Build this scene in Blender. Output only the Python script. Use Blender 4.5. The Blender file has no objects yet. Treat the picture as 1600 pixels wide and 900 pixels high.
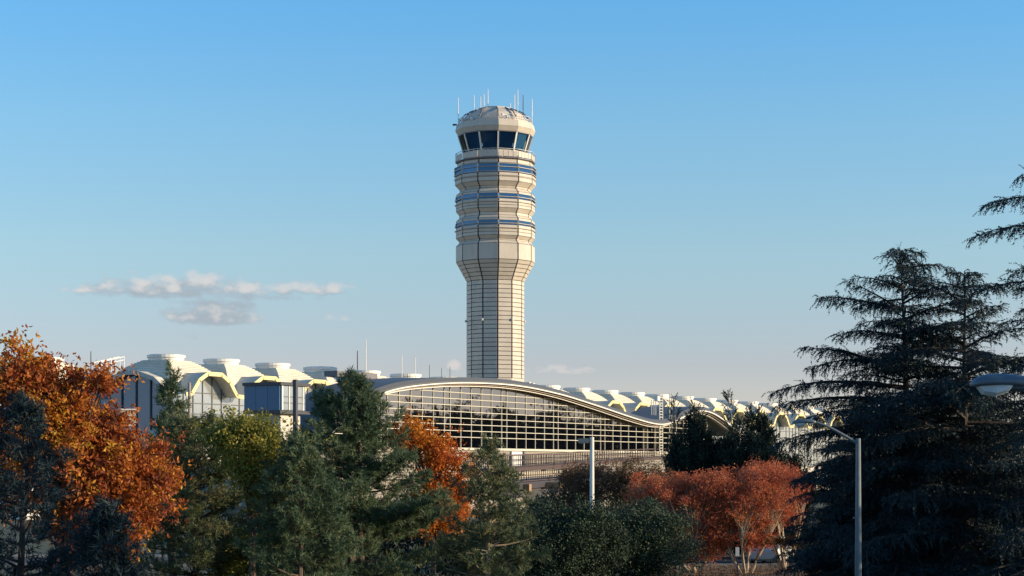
import bpy, math, random
import numpy as np
from mathutils import Vector, Matrix

R = math.radians
S = bpy.context.scene
COL = S.collection
random.seed(7)

# ------------------------------------------------------------------ camera, sky, sun
CAM_Z, FPX, HOR = 5.4, 3000.0, 735.0           # eye height (m), focal length in pixels of a 1600 px wide frame, horizon row
cam_d = bpy.data.cameras.new('camera'); cam = bpy.data.objects.new('camera', cam_d); COL.objects.link(cam)
cam.location = (0, 0, CAM_Z); cam.rotation_euler = (R(90), 0, 0)
cam_d.sensor_width = 36.0; cam_d.lens = 36.0 * FPX / 1600.0
cam_d.shift_y = (HOR - 450.0) / 1600.0
cam_d.clip_start = 0.5; cam_d.clip_end = 12000
S.camera = cam

SUN_EL, SUN_AZ = R(12.5), R(97.0)              # azimuth clockwise from +Y (view direction) towards +X
sunvec = Vector((math.sin(SUN_AZ) * math.cos(SUN_EL), math.cos(SUN_AZ) * math.cos(SUN_EL), math.sin(SUN_EL)))
sl = bpy.data.lights.new('sun', 'SUN'); sl.energy = 5.0; sl.angle = R(0.5); sl.color = (1.0, 0.80, 0.54)
sun = bpy.data.objects.new('sun', sl); COL.objects.link(sun)
sun.rotation_euler = sunvec.to_track_quat('Z', 'Y').to_euler(); sun.location = (60, -10, 60)

S.view_settings.view_transform = 'Standard'; S.view_settings.look = 'None'
S.view_settings.exposure = 0.3; S.view_settings.gamma = 1.0
S.view_settings.use_curve_mapping = False

W = bpy.data.worlds.new('World'); S.world = W; W.use_nodes = True
wt = W.node_tree; wt.nodes.clear()
def wn(t, **k):
    n = wt.nodes.new(t)
    for a, v in k.items(): setattr(n, a, v)
    return n
def wl(a, b): wt.links.new(a, b)
def wmath(op, a, b=None, c=None):
    n = wn('ShaderNodeMath', operation=op)
    for i, v in enumerate((a, b, c)):
        if v is None: continue
        if isinstance(v, (int, float)): n.inputs[i].default_value = v
        else: wl(v, n.inputs[i])
    return n.outputs[0]
def wsmooth(v, lo, hi, t0=0.0, t1=1.0):
    n = wn('ShaderNodeMapRange', interpolation_type='SMOOTHSTEP')
    wl(v, n.inputs['Value'])
    n.inputs['From Min'].default_value = lo; n.inputs['From Max'].default_value = hi
    n.inputs['To Min'].default_value = t0; n.inputs['To Max'].default_value = t1
    return n.outputs[0]
sky = wn('ShaderNodeTexSky', sky_type='NISHITA', sun_disc=False, sun_elevation=SUN_EL, sun_rotation=SUN_AZ,
         altitude=0, air_density=0.7, dust_density=0.1, ozone_density=1.5)
tc = wn('ShaderNodeTexCoord'); sx = wn('ShaderNodeSeparateXYZ'); wl(tc.outputs['Generated'], sx.inputs[0])
az = wmath('MULTIPLY', wmath('ARCTAN2', sx.outputs[0], sx.outputs[1]), 57.2958)      # degrees, 0 = straight ahead
el = wmath('MULTIPLY', wmath('ARCSINE', sx.outputs[2]), 57.2958)
def cloud_field(daz, del_):
    """cloud density at (az+daz, el+del_)"""
    a = wmath('ADD', az, daz); e = wmath('ADD', el, del_)
    cv = wn('ShaderNodeCombineXYZ'); wl(wmath('MULTIPLY', a, 1.45), cv.inputs[0]); wl(wmath('MULTIPLY', e, 2.4), cv.inputs[1])
    nz = wn('ShaderNodeTexNoise', noise_dimensions='2D'); nz.inputs['Scale'].default_value = 1.0
    nz.inputs['Detail'].default_value = 8; nz.inputs['Roughness'].default_value = 0.54
    wl(cv.outputs[0], nz.inputs['Vector'])
    tot = None
    for ca, ce, wa, we, s in CLOUDS:
        da = wmath('DIVIDE', wmath('SUBTRACT', a, ca), wa)
        dv = wmath('SUBTRACT', e, ce)
        # flat base: falls off three times faster downwards
        dv = wmath('DIVIDE', wmath('ADD', wmath('MAXIMUM', dv, 0.0), wmath('MULTIPLY', wmath('MINIMUM', dv, 0.0), 2.0)), we)
        g = wmath('SUBTRACT', s, wmath('ADD', wmath('MULTIPLY', da, da), wmath('MULTIPLY', dv, dv)))
        tot = g if tot is None else wmath('MAXIMUM', tot, g)
    # the same scattered low clouds all round the horizon, away from the ones drawn singly above
    cv2 = wn('ShaderNodeCombineXYZ'); wl(wmath('MULTIPLY', a, 0.16), cv2.inputs[0]); wl(wmath('MULTIPLY', e, 0.55), cv2.inputs[1])
    n2 = wn('ShaderNodeTexNoise', noise_dimensions='2D'); n2.inputs['Scale'].default_value = 1.0; n2.inputs['Detail'].default_value = 2
    wl(cv2.outputs[0], n2.inputs['Vector'])
    away = wsmooth(wmath('ABSOLUTE', a), 17, 24)
    band = wmath('MULTIPLY', wsmooth(e, 2.5, 4.0), wsmooth(e, 6.5, 9.0, 1.0, 0.0))
    far = wmath('SUBTRACT', wmath('MULTIPLY', wmath('MULTIPLY', away, band), wmath('MULTIPLY', wsmooth(n2.outputs[0], .52, .72), 1.4)), 0.6)
    tot = wmath('MAXIMUM', tot, far)
    return wmath('ADD', wmath('MULTIPLY', tot, 0.55), wmath('MULTIPLY', wmath('SUBTRACT', nz.outputs[0], 0.5), 1.3))
CLOUDS = [(-10.9, 5.28, 2.0, 0.56, 0.95), (-9.2, 5.30, 1.9, 0.60, 1.0), (-7.4, 5.30, 1.8, 0.40, .85), (-5.8, 5.32, 1.4, 0.40, 0.85), (-12.6, 5.22, 1.1, .16, .6), (-8.7, 5.12, 4.6, .34, .62),
          (-8.9, 4.55, 1.6, 0.58, 1.15), (-1.72, 3.05, 0.34, 0.28, 0.8), (-5.3, 4.5, .7, .25, .45), (1.6, 2.95, 1.6, .26, .55), (-9.2, 3.9, .8, .2, .4)]
d0 = cloud_field(0.0, 0.0); d1 = cloud_field(0.20, 0.34)
mask = wmath('MULTIPLY', wsmooth(d0, -0.05, 0.62), 0.80)
lit = wsmooth(wmath('SUBTRACT', d0, d1), 0.02, 0.72)
ccol = wn('ShaderNodeMix', data_type='RGBA'); wl(lit, ccol.inputs['Factor'])
ccol.inputs['A'].default_value = (2.9, 3.3, 3.75, 1); ccol.inputs['B'].default_value = (5.6, 5.25, 5.1, 1)
# clear autumn air: grey-white at the horizon to strong blue above, the same all round
rmp = wn('ShaderNodeValToRGB'); wl(wmath('DIVIDE', el, 30.0), rmp.inputs[0]); re_ = rmp.color_ramp.elements
SKYC = [(0.0, (.52, .40, .41)), (3.15 / 30, (.519, .419, .430)), (6.4 / 30, (.596, .60, .538)), (10.1 / 30, (.554, .715, .70)), (13.6 / 30, (.435, .77, .862)), (1.0, (.36, .66, .80))]
while len(re_) < len(SKYC): re_.new(.5)
for e_, (p_, c_) in zip(re_, SKYC): e_.position = p_; e_.color = c_ + (1,)
smul = wn('ShaderNodeMix', data_type='RGBA', blend_type='MULTIPLY'); smul.inputs['Factor'].default_value = 1
wl(sky.outputs[0], smul.inputs['A']); wl(rmp.outputs[0], smul.inputs['B'])
sgain = wn('ShaderNodeVectorMath', operation='SCALE'); wl(smul.outputs['Result'], sgain.inputs[0]); sgain.inputs['Scale'].default_value = 2.2
smx = wn('ShaderNodeMix', data_type='RGBA'); wl(mask, smx.inputs['Factor'])
wl(sgain.outputs[0], smx.inputs['A']); wl(ccol.outputs['Result'], smx.inputs['B'])
bg = wn('ShaderNodeBackground'); bg.inputs['Strength'].default_value = 0.106
wl(smx.outputs['Result'], bg.inputs['Color'])
wo = wn('ShaderNodeOutputWorld'); wl(bg.outputs[0], wo.inputs['Surface'])

S.cycles.max_bounces = 6; S.cycles.diffuse_bounces = 2; S.cycles.glossy_bounces = 3
S.cycles.transmission_bounces = 4; S.cycles.transparent_max_bounces = 8
S.cycles.use_denoising = True

# ------------------------------------------------------------------ helpers
def P(u, v, Y):
    """world point seen at column u, row v of the 1600x900 frame, Y metres away"""
    return Vector(((u - 800.0) / FPX * Y, Y, CAM_Z + (HOR - v) / FPX * Y))

class MB:
    def __init__(s): s.v = []; s.f = []
    def add(s, vs, fs):
        b = len(s.v); s.v += [tuple(p) for p in vs]; s.f += [tuple(i + b for i in f) for f in fs]; return s
    def box(s, c, d, rz=0.0):
        x, y, z = (k / 2 for k in d); ca, sa = math.cos(rz), math.sin(rz)
        vs = [(c[0] + px * ca - py * sa, c[1] + px * sa + py * ca, c[2] + pz) for pz in (-z, z) for px, py in ((-x, -y), (x, -y), (x, y), (-x, y))]
        return s.add(vs, [(3, 2, 1, 0), (4, 5, 6, 7), (0, 1, 5, 4), (1, 2, 6, 5), (2, 3, 7, 6), (3, 0, 4, 7)])
    def bar(s, a, b, w, h, up=(0, 0, 1)):
        """rectangular bar from a to b, w across, h along up"""
        a, b = Vector(a), Vector(b); t = (b - a).normalized(); u = Vector(up); x = t.cross(u)
        if x.length < 1e-4: x = t.cross(Vector((0, 1, 0)))
        x.normalize(); z = x.cross(t).normalized()
        vs = [p + x * (i * w / 2) + z * (j * h / 2) for p in (a, b) for i, j in ((-1, -1), (1, -1), (1, 1), (-1, 1))]
        return s.add(vs, [(0, 1, 2, 3), (7, 6, 5, 4), (0, 4, 5, 1), (1, 5, 6, 2), (2, 6, 7, 3), (3, 7, 4, 0)])
    def path(s, pts, rad, n=7):
        """tube along points with a radius at each"""
        pts = [Vector(p) for p in pts]; k0 = len(s.v); m = len(pts)
        for i, p in enumerate(pts):
            t = (pts[min(i + 1, m - 1)] - pts[max(i - 1, 0)]).normalized()
            ref = Vector((0, 0, 1)) if abs(t.z) < .9 else Vector((1, 0, 0))
            x = t.cross(ref).normalized(); y = x.cross(t).normalized()
            for j in range(n):
                a = 2 * math.pi * j / n; s.v.append(tuple(p + (x * math.cos(a) + y * math.sin(a)) * rad[i]))
        for i in range(m - 1):
            for j in range(n):
                a, b = k0 + i * n + j, k0 + i * n + (j + 1) % n
                s.f.append((a, b, b + n, a + n))
        s.f.append(tuple(k0 + j for j in reversed(range(n)))); s.f.append(tuple(k0 + (m - 1) * n + j for j in range(n)))
        return s
    def lathe(s, prof, n=24, a0=0.0, c=(0, 0)):
        """prof = [(radius, z)...], closed by caps"""
        k0 = len(s.v); m = len(prof)
        for r, z in prof:
            for j in range(n):
                a = a0 + 2 * math.pi * j / n; s.v.append((c[0] + r * math.sin(a), c[1] - r * math.cos(a), z))
        for i in range(m - 1):
            for j in range(n):
                a, b = k0 + i * n + j, k0 + i * n + (j + 1) % n
                s.f.append((a, b, b + n, a + n))
        s.f.append(tuple(k0 + j for j in reversed(range(n)))); s.f.append(tuple(k0 + (m - 1) * n + j for j in range(n)))
        return s
    def prism(s, poly, off):
        """polygon of 3D points extruded by the vector off"""
        n = len(poly); off = Vector(off); vs = [Vector(p) for p in poly]; vs += [p + off for p in vs]
        return s.add(vs, [tuple(reversed(range(n))), tuple(range(n, 2 * n))] + [(i, (i + 1) % n, n + (i + 1) % n, n + i) for i in range(n)])
    def mesh(s, name):
        me = bpy.data.meshes.new(name); me.from_pydata(s.v, [], s.f); me.update(); return me
    def build(s, name, m, parent=None, smooth=False, kind=None):
        return link(name, s.mesh(name), m, parent, smooth, kind)

def link(name, me, m, parent=None, smooth=False, kind=None):
    if m is not None and not me.materials: me.materials.append(m)
    o = bpy.data.objects.new(name, me); COL.objects.link(o)
    if parent is not None: o.parent = parent
    if smooth: me.shade_smooth()
    if kind: o['kind'] = kind
    return o
def tag(o, label, cat, group=None):
    o['label'] = label; o['category'] = cat
    if group: o['group'] = group
    return o
def thing(name, label, cat, loc=(0, 0, 0), rz=0.0, group=None):
    o = bpy.data.objects.new(name, None); COL.objects.link(o); o.location = loc; o.rotation_euler = (0, 0, rz)
    o.empty_display_size = 0.3
    return tag(o, label, cat, group)
def copy_tree(o, parent=None):
    c = o.copy(); COL.objects.link(c)
    if parent is not None: c.parent = parent
    for ch in list(o.children): copy_tree(ch, c)
    return c

# ------------------------------------------------------------------ materials
def mat(name, col, rough=0.6, metal=0.0, var=0.12, scale=3.0, bump=0.0, stretch=(1, 1, 1), spec=0.5, streak=0.0):
    """painted / stone / metal surface with uneven colour and fine relief"""
    m = bpy.data.materials.new(name); m.use_nodes = True; t = m.node_tree; b = t.nodes['Principled BSDF']
    b.inputs['Roughness'].default_value = rough; b.inputs['Metallic'].default_value = metal
    b.inputs['Specular IOR Level'].default_value = spec
    tcn = t.nodes.new('ShaderNodeTexCoord'); mp = t.nodes.new('ShaderNodeMapping'); mp.inputs['Scale'].default_value = stretch
    t.links.new(tcn.outputs['Object'], mp.inputs[0])
    nz = t.nodes.new('ShaderNodeTexNoise'); nz.inputs['Scale'].default_value = scale; nz.inputs['Detail'].default_value = 6
    t.links.new(mp.outputs[0], nz.inputs['Vector'])
    cr = t.nodes.new('ShaderNodeValToRGB')
    lo = tuple(c * (1 - var) for c in col); hi = tuple(min(1, c * (1 + var)) for c in col)
    cr.color_ramp.elements[0].position = .3; cr.color_ramp.elements[0].color = lo + (1,)
    cr.color_ramp.elements[1].position = .7; cr.color_ramp.elements[1].color = hi + (1,)
    t.links.new(nz.outputs[0], cr.inputs[0])
    out = cr.outputs[0]
    oi = t.nodes.new('ShaderNodeObjectInfo'); hs = t.nodes.new('ShaderNodeMapRange')     # pieces differ a little
    hs.inputs['To Min'].default_value = 1 - var * .6; hs.inputs['To Max'].default_value = 1 + var * .6
    t.links.new(oi.outputs['Random'], hs.inputs[0])
    mu = t.nodes.new('ShaderNodeMix'); mu.data_type = 'RGBA'; mu.blend_type = 'MULTIPLY'; mu.inputs['Factor'].default_value = 1
    t.links.new(out, mu.inputs['A']); t.links.new(hs.outputs[0], mu.inputs['B']); out = mu.outputs['Result']
    t.links.new(out, b.inputs['Base Color'])
    if bump:
        bp = t.nodes.new('ShaderNodeBump'); bp.inputs['Strength'].default_value = bump; bp.inputs['Distance'].default_value = .05
        t.links.new(nz.outputs[0], bp.inputs['Height']); t.links.new(bp.outputs[0], b.inputs['Normal'])
    return m

def mirror_glass(name, tint, fac, dark, wav=0.0, rough=0.02):
    """coated glazing: partly mirror, partly the dark room behind it"""
    m = bpy.data.materials.new(name); m.use_nodes = True; t = m.node_tree; t.nodes.clear()
    o = t.nodes.new('ShaderNodeOutputMaterial'); mx = t.nodes.new('ShaderNodeMixShader')
    g = t.nodes.new('ShaderNodeBsdfGlossy'); g.inputs['Color'].default_value = tint + (1,); g.inputs['Roughness'].default_value = rough
    d = t.nodes.new('ShaderNodeBsdfDiffuse'); d.inputs['Color'].default_value = dark + (1,)
    lw = t.nodes.new('ShaderNodeLayerWeight'); lw.inputs['Blend'].default_value = .35
    ma = t.nodes.new('ShaderNodeMapRange'); ma.inputs['To Min'].default_value = fac; ma.inputs['To Max'].default_value = min(1, fac + .35)
    t.links.new(lw.outputs['Fresnel'], ma.inputs[0]); t.links.new(ma.outputs[0], mx.inputs[0])
    t.links.new(d.outputs[0], mx.inputs[1]); t.links.new(g.outputs[0], mx.inputs[2]); t.links.new(mx.outputs[0], o.inputs[0])
    if wav:
        tcn = t.nodes.new('ShaderNodeTexCoord'); nz = t.nodes.new('ShaderNodeTexNoise'); nz.inputs['Scale'].default_value = .55; nz.inputs['Detail'].default_value = 1
        t.links.new(tcn.outputs['Object'], nz.inputs['Vector'])
        bp = t.nodes.new('ShaderNodeBump'); bp.inputs['Strength'].default_value = 1; bp.inputs['Distance'].default_value = wav
        t.links.new(nz.outputs[0], bp.inputs['Height']); t.links.new(bp.outputs[0], g.inputs['Normal'])
    return m

def clear_glass(name, tint, fac_clear=.5, dark=(.02, .05, .09)):
    m = bpy.data.materials.new(name); m.use_nodes = True; t = m.node_tree; t.nodes.clear()
    o = t.nodes.new('ShaderNodeOutputMaterial'); mx = t.nodes.new('ShaderNodeMixShader'); m2 = t.nodes.new('ShaderNodeMixShader')
    tr = t.nodes.new('ShaderNodeBsdfTransparent'); tr.inputs[0].default_value = tint + (1,)
    g = t.nodes.new('ShaderNodeBsdfGlossy'); g.inputs['Roughness'].default_value = .02; g.inputs[0].default_value = (.8, .85, .9, 1)
    lw = t.nodes.new('ShaderNodeLayerWeight'); lw.inputs['Blend'].default_value = .2
    t.links.new(lw.outputs['Fresnel'], mx.inputs[0]); t.links.new(tr.outputs[0], mx.inputs[1]); t.links.new(g.outputs[0], mx.inputs[2])
    t.links.new(mx.outputs[0], o.inputs[0])
    return m

def leaf_mat(name, stops, transl=.3, rough=.55, scale=.6, spec=.25):
    """foliage: colour from the per-leaf tint and a broad noise through the crown"""
    m = bpy.data.materials.new(name); m.use_nodes = True; t = m.node_tree; b = t.nodes['Principled BSDF']; o = t.nodes['Material Output']
    at = t.nodes.new('ShaderNodeAttribute'); at.attribute_name = 'tint'
    tcn = t.nodes.new('ShaderNodeTexCoord'); nz = t.nodes.new('ShaderNodeTexNoise'); nz.inputs['Scale'].default_value = scale; nz.inputs['Detail'].default_value = 3
    t.links.new(tcn.outputs['Object'], nz.inputs['Vector'])
    a1 = t.nodes.new('ShaderNodeMath'); a1.operation = 'MULTIPLY_ADD'; a1.inputs[1].default_value = 1.7; a1.inputs[2].default_value = -.6
    t.links.new(nz.outputs[0], a1.inputs[0])
    a2 = t.nodes.new('ShaderNodeMath'); a2.operation = 'MULTIPLY_ADD'; a2.inputs[1].default_value = .62
    t.links.new(at.outputs['Fac'], a2.inputs[0])
    a3 = t.nodes.new('ShaderNodeMath'); a3.operation = 'MULTIPLY'; a3.inputs[1].default_value = .55
    t.links.new(a1.outputs[0], a3.inputs[0]); t.links.new(a3.outputs[0], a2.inputs[2])
    cr = t.nodes.new('ShaderNodeValToRGB'); e = cr.color_ramp.elements
    while len(e) < len(stops): e.new(.5)
    for k, (p, c) in enumerate(stops): e[k].position = p; e[k].color = tuple(c) + (1,)
    t.links.new(a2.outputs[0], cr.inputs[0]); t.links.new(cr.outputs[0], b.inputs['Base Color'])
    b.inputs['Roughness'].default_value = rough; b.inputs['Specular IOR Level'].default_value = spec
    tr = t.nodes.new('ShaderNodeBsdfTranslucent'); t.links.new(cr.outputs[0], tr.inputs[0])
    mx = t.nodes.new('ShaderNodeMixShader'); mx.inputs[0].default_value = transl
    t.links.new(b.outputs[0], mx.inputs[1]); t.links.new(tr.outputs[0], mx.inputs[2]); t.links.new(mx.outputs[0], o.inputs[0])
    return m

M = {}
M['panel'] = mat('tower_panel', (.61, .54, .445), .55, var=.075, scale=.9, spec=.3, stretch=(1, 1, .35))
M['joint'] = mat('tower_joint', (.045, .038, .045), .8)
M['ledge'] = mat('tower_ledge', (.16, .15, .16), .5)
M['tower_ledge'] = mat('tower_ledge_pale', (.40, .36, .31), .55)
M['band_glass'] = mirror_glass('tower_band_glass', (.26, .42, .66), .22, (.010, .045, .11))
M['cab_glass'] = clear_glass('cab_glass', (.52, .60, .60))
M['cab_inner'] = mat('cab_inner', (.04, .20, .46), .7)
M['white'] = mat('white_paint', (.80, .77, .70), .5, var=.06)
M['rail'] = mat('rail_paint', (.62, .60, .56), .5)
M['dome'] = mat('dome_roof', (.68, .62, .50), .45, var=.08, scale=.5, spec=.35)
M['yellow'] = mat('yellow_paint', (.78, .67, .32), .55, var=.10, scale=.8)
M['arch_grey'] = mat('arch_grey', (.50, .48, .43), .5, var=.05)
M['soffit'] = mat('soffit', (.36, .29, .24), .8)
M['gable_glass'] = mirror_glass('gable_glass', (.85, .9, .92), .35, (.30, .33, .34), rough=.15)
M['gable_glass_blue'] = mirror_glass('gable_glass_blue', (.40, .52, .68), .12, (.085, .145, .22), rough=.06)
M['mullion_dark'] = mat('mullion_dark', (.10, .10, .11), .5)
M['wall'] = mat('terminal_wall', (.60, .56, .49), .7, var=.08, scale=.4)
M['hall_glass'] = mirror_glass('hall_glass', (.41, .39, .38), .45, (.008, .010, .018), wav=.006)
M['mullion'] = mat('mullion_cream', (.66, .62, .50), .45, var=.04)
M['hall_roof'] = mat('hall_roof', (.125, .13, .135), .5, var=.08, spec=.3)
M['hall_trim'] = mat('hall_trim', (.86, .82, .74), .45, var=.04)
M['siding'] = mat('siding', (.30, .265, .22), .7, var=.06, scale=1, stretch=(.1, .1, 3))
M['blue_panel'] = mat('blue_panel', (.05, .15, .27), .35, var=.08)
M['dark_metal'] = mat('dark_metal', (.045, .045, .055), .45)
M['galv'] = mat('galvanised', (.15, .18, .20), .5, metal=.2, var=.1, scale=6)
M['lamp_body'] = mat('lamp_body', (.08, .12, .16), .4, var=.08)
M['lamp_glass'] = mat('lamp_lens', (.50, .60, .66), .25, var=.1)
M['brown_rail'] = mat('brown_rail', (.085, .05, .04), .6)
M['concrete'] = mat('concrete', (.50, .43, .31), .85, var=.14, scale=1.2, bump=.2)
M['tan_block'] = mat('tan_block', (.40, .25, .14), .85, var=.15, scale=2)
M['girder'] = mat('girder', (.05, .04, .045), .6)
M['bark'] = mat('bark', (.10, .07, .055), .9, var=.4, scale=8, bump=.6, stretch=(1, 1, .3))
M['bark_dark'] = mat('bark_dark', (.045, .035, .03), .9, var=.4, scale=8, bump=.6, stretch=(1, 1, .3))
M['bark_pale'] = mat('bark_pale', (.46, .36, .26), .8, var=.25, scale=5, bump=.3, stretch=(1, 1, .3))
M['pine'] = leaf_mat('pine_needles', [(.1, (.050, .088, .052)), (.5, (.115, .165, .085)), (.85, (.20, .235, .11)), (1, (.32, .23, .11))], .25, scale=.9)
M['pine_brown'] = leaf_mat('pine_needles_brown', [(.1, (.055, .088, .05)), (.45, (.135, .165, .08)), (.7, (.22, .21, .10)), (1, (.38, .23, .10))], .25, scale=.9)
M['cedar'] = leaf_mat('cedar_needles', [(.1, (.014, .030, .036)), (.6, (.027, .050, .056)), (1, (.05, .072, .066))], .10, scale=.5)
M['juniper'] = leaf_mat('juniper_sprays', [(.1, (.014, .028, .024)), (.7, (.03, .05, .032)), (1, (.06, .075, .04))], .10, scale=.8)
M['oak'] = leaf_mat('oak_leaves', [(.05, (.16, .07, .035)), (.28, (.34, .085, .035)), (.5, (.52, .16, .035)), (.70, (.64, .29, .035)), (.92, (.66, .44, .06))], .42, scale=.55)
M['orange'] = leaf_mat('orange_leaves', [(.05, (.34, .08, .03)), (.4, (.56, .15, .028)), (.7, (.66, .27, .03)), (1, (.62, .38, .07))], .42, scale=.7)
M['yellowgreen'] = leaf_mat('yellow_green_leaves', [(.05, (.10, .12, .03)), (.5, (.25, .24, .045)), (.8, (.40, .34, .06)), (1, (.40, .22, .06))], .35, scale=.8)
M['holly'] = leaf_mat('holly_leaves', [(.1, (.03, .05, .03)), (.6, (.05, .08, .042)), (1, (.085, .115, .06))], .12, rough=.6, scale=.9, spec=.3)
M['myrtle'] = leaf_mat('myrtle_leaves', [(.05, (.24, .075, .05)), (.4, (.54, .15, .075)), (.75, (.74, .24, .09)), (1, (.76, .34, .07))], .3, scale=.7)
M['shrub'] = leaf_mat('brown_shrub_leaves', [(.05, (.06, .06, .03)), (.4, (.13, .09, .05)), (.7, (.26, .12, .06)), (1, (.42, .15, .05))], .3, scale=.6)
M['woods'] = leaf_mat('woodland_leaves', [(.1, (.02, .03, .015)), (.6, (.05, .045, .02)), (1, (.09, .06, .025))], .1, scale=.15)
M['ground'] = mat('ground_grass', (.06, .065, .032), .95, var=.35, scale=1.5, bump=.5)
M['mulch'] = mat('mulch', (.22, .14, .075), .95, var=.35, scale=3, bump=.5)
M['asphalt'] = mat('asphalt', (.05, .05, .052), .9, var=.2, scale=4)
M['kerb'] = mat('kerb_stone', (.34, .32, .29), .9, var=.15)
M['car_paint'] = mat('car_paint', (.48, .46, .43), .3, var=.03)
M['car_glass'] = mirror_glass('car_glass', (.6, .65, .7), .2, (.01, .012, .015))
M['tyre'] = mat('tyre_rubber', (.02, .02, .02), .8)
M['sign_white'] = mat('sign_white', (.78, .78, .74), .5, var=.04)
M['shaded_tan_top'] = mat('shaded_tan_top', (.46, .40, .30), .8, var=.15, scale=1)  # tan stands in for shade on the vent tower's top

# ------------------------------------------------------------------ ground, road
g = MB(); g.add([(-2500, -200, 0), (2500, -200, 0), (2500, 6000, 0), (-2500, 6000, 0)], [(0, 1, 2, 3)])
g.build('ground', M['ground'], kind='structure')
g = MB(); g.box((12, 100.4, -.05), (44, 14.6, .108)); g.build('mulch_bank', M['mulch'], kind='structure')
g = MB(); g.box((0, 114, .004 - .1), (900, 11, .2)); g.build('road', M['asphalt'], kind='structure')
for y in (108.2, 119.8):
    k = MB(); k.box((0, y, .02), (900, .3, .24)); k.build('kerb', M['kerb'], kind='structure')

# ------------------------------------------------------------------ control tower
TY = 330.0; TX = (774 - 800) / FPX * TY; TS = 1.1      # built in units of 0.1 m per photo pixel at 300 m, then scaled
tower = thing('control_tower', 'tall twelve-sided cream airport control tower with ringed head and glass cab', 'tower', (TX, TY, 0))
tower.scale = (TS, TS, TS)
def tz(v): return CAM_Z / TS + (HOR - v) * 0.1
A0 = R(5.0); NF = 12
def ring_pt(k, r, z, ins=0.0):
    """point at vertex k of the twelve-sided ring, moved ins metres along facet k towards the next vertex"""
    a = A0 + k * R(30); p = Vector((r * math.sin(a), -r * math.cos(a), z))
    a2 = A0 + (k + 1) * R(30); q = Vector((r * math.sin(a2), -r * math.cos(a2), z))
    d = (q - p)
    return p, q, d.normalized()
FRONT = {8, 9, 10, 11, 0, 1, 2, 3}           # facets the photograph can see (facet k runs from vertex k to k+1)
rear = MB()
def facet_panel(k, r0, z0, r1, z1, gap_v=.13, gap_h=.05, th=.14, name='panel', m='panel'):
    dz = z1 - z0; L = math.hypot(r1 - r0, dz); t = gap_h / L
    ra, za, rb, zb = r0 + (r1 - r0) * t, z0 + dz * t, r1 - (r1 - r0) * t, z1 - dz * t
    a, b, d = ring_pt(k, ra, za); a2, b2, d2 = ring_pt(k, rb, zb)
    quad = [a + d * gap_v, b - d * gap_v, b2 - d * gap_v, a2 + d * gap_v]
    am = A0 + (k + .5) * R(30); nrm = Vector((math.sin(am), -math.cos(am), 0))
    if k in FRONT:
        MB().prism([q - nrm * th for q in quad], nrm * th).build(name, M[m], tower)
    else:
        rear.prism([q - nrm * th for q in quad], nrm * th)
# (row bottom, half width, row top, half width) in photo rows
def rows(v0, h0, v1, h1, n, **kw):
    for i in range(n):
        a, b = i / n, (i + 1) / n
        for k in range(NF):
            facet_panel(k, (h0 + (h1 - h0) * a) * .1, tz(v0 + (v1 - v0) * a), (h0 + (h1 - h0) * b) * .1, tz(v0 + (v1 - v0) * b), **kw)
HS = 45.4
rows(592.4, HS, 441, HS, 22)                              # shaft
rows(441, HS, 411, 62, 5)                                 # flare
rows(411, 62, 386, 62, 1); rows(386, 62, 381, 57, 1, gap_h=.03)
WB = []                                                   # window bands
def head_ring(vb, hn, vt_low, h, vw0, vw1, vtop, hn2, vneck):
    rows(vb, hn, vt_low, h, 1, gap_h=.03)                 # outward slope
    n = 3
    rows(vt_low, h, vw0, h, n, gap_h=.035)
    WB.append((vw0, vw1, h - .5))
    rows(vw1, h, vtop, h, 1, gap_h=.03)
    rows(vtop, h, vneck, hn2, 1, gap_h=.03)
rows(381, 57, 379, 57, 1, gap_h=.03)
head_ring(379, 57, 374, 62, 358, 351, 347, 57, 342.5)
rows(342.5, 57, 338, 57, 1, gap_h=.03)
head_ring(338, 57, 332, 62, 318, 310, 306.5, 55.5, 301)
rows(301, 55.5, 297.5, 57, 1, gap_h=.03)
rows(297.5, 57, 291, 63.5, 1, gap_h=.03); rows(291, 63.5, 278, 63.5, 2, gap_h=.035)
WB.append((278, 264.5, 63.1))
rows(264.5, 60, 257, 59.5, 1, gap_h=.03)
rear.build('rear_panels', M['panel'], tower, kind='stuff')
# dark core that shows in the joints
core = MB(); prof = [(HS, 735 + 54), (HS, 441), (62, 411), (62, 386), (57, 381), (57, 379), (62, 374), (62, 347), (57, 342.5), (57, 338), (62, 332), (62, 306.5),
                     (55.5, 301), (57, 297.5), (63.5, 291), (63.5, 263), (60, 262), (59.5, 257)]
core.lathe([(h * .1 - .10, tz(v)) for h, v in prof], NF, A0); core.build('core', M['joint'], tower)
sb = MB(); sb.lathe([(HS * .1 - .02, 0.0), (HS * .1 - .02, tz(592.6))], NF, A0); sb.build('shaft_base', M['panel'], tower)
for v0, v1, h in WB:
    for k in range(NF):
        a, b, d = ring_pt(k, h * .1, tz(v0)); a2, b2, _ = ring_pt(k, h * .1, tz(v1))
        MB().add([a + d * .08, b - d * .08, b2 - d * .08, a2 + d * .08], [(0, 1, 2, 3)]).build('window', M['band_glass'], tower)
    post = MB()
    for k in range(NF):
        a = A0 + k * R(30); r = h * .1
        MB().bar((r * math.sin(a), -r * math.cos(a), tz(v0)), (r * math.sin(a), -r * math.cos(a), tz(v1)), .22, .22).build('window_post', M['panel'], tower)
def ledge(v, h, t=.11, name='ledge', m='tower_ledge', inner=54):
    MB().lathe([(inner * .1, tz(v) - t / 2), (h * .1, tz(v) - t / 2), (h * .1, tz(v) + t / 2), (inner * .1, tz(v) + t / 2)], NF, A0).build(name, M[m], tower)
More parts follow.
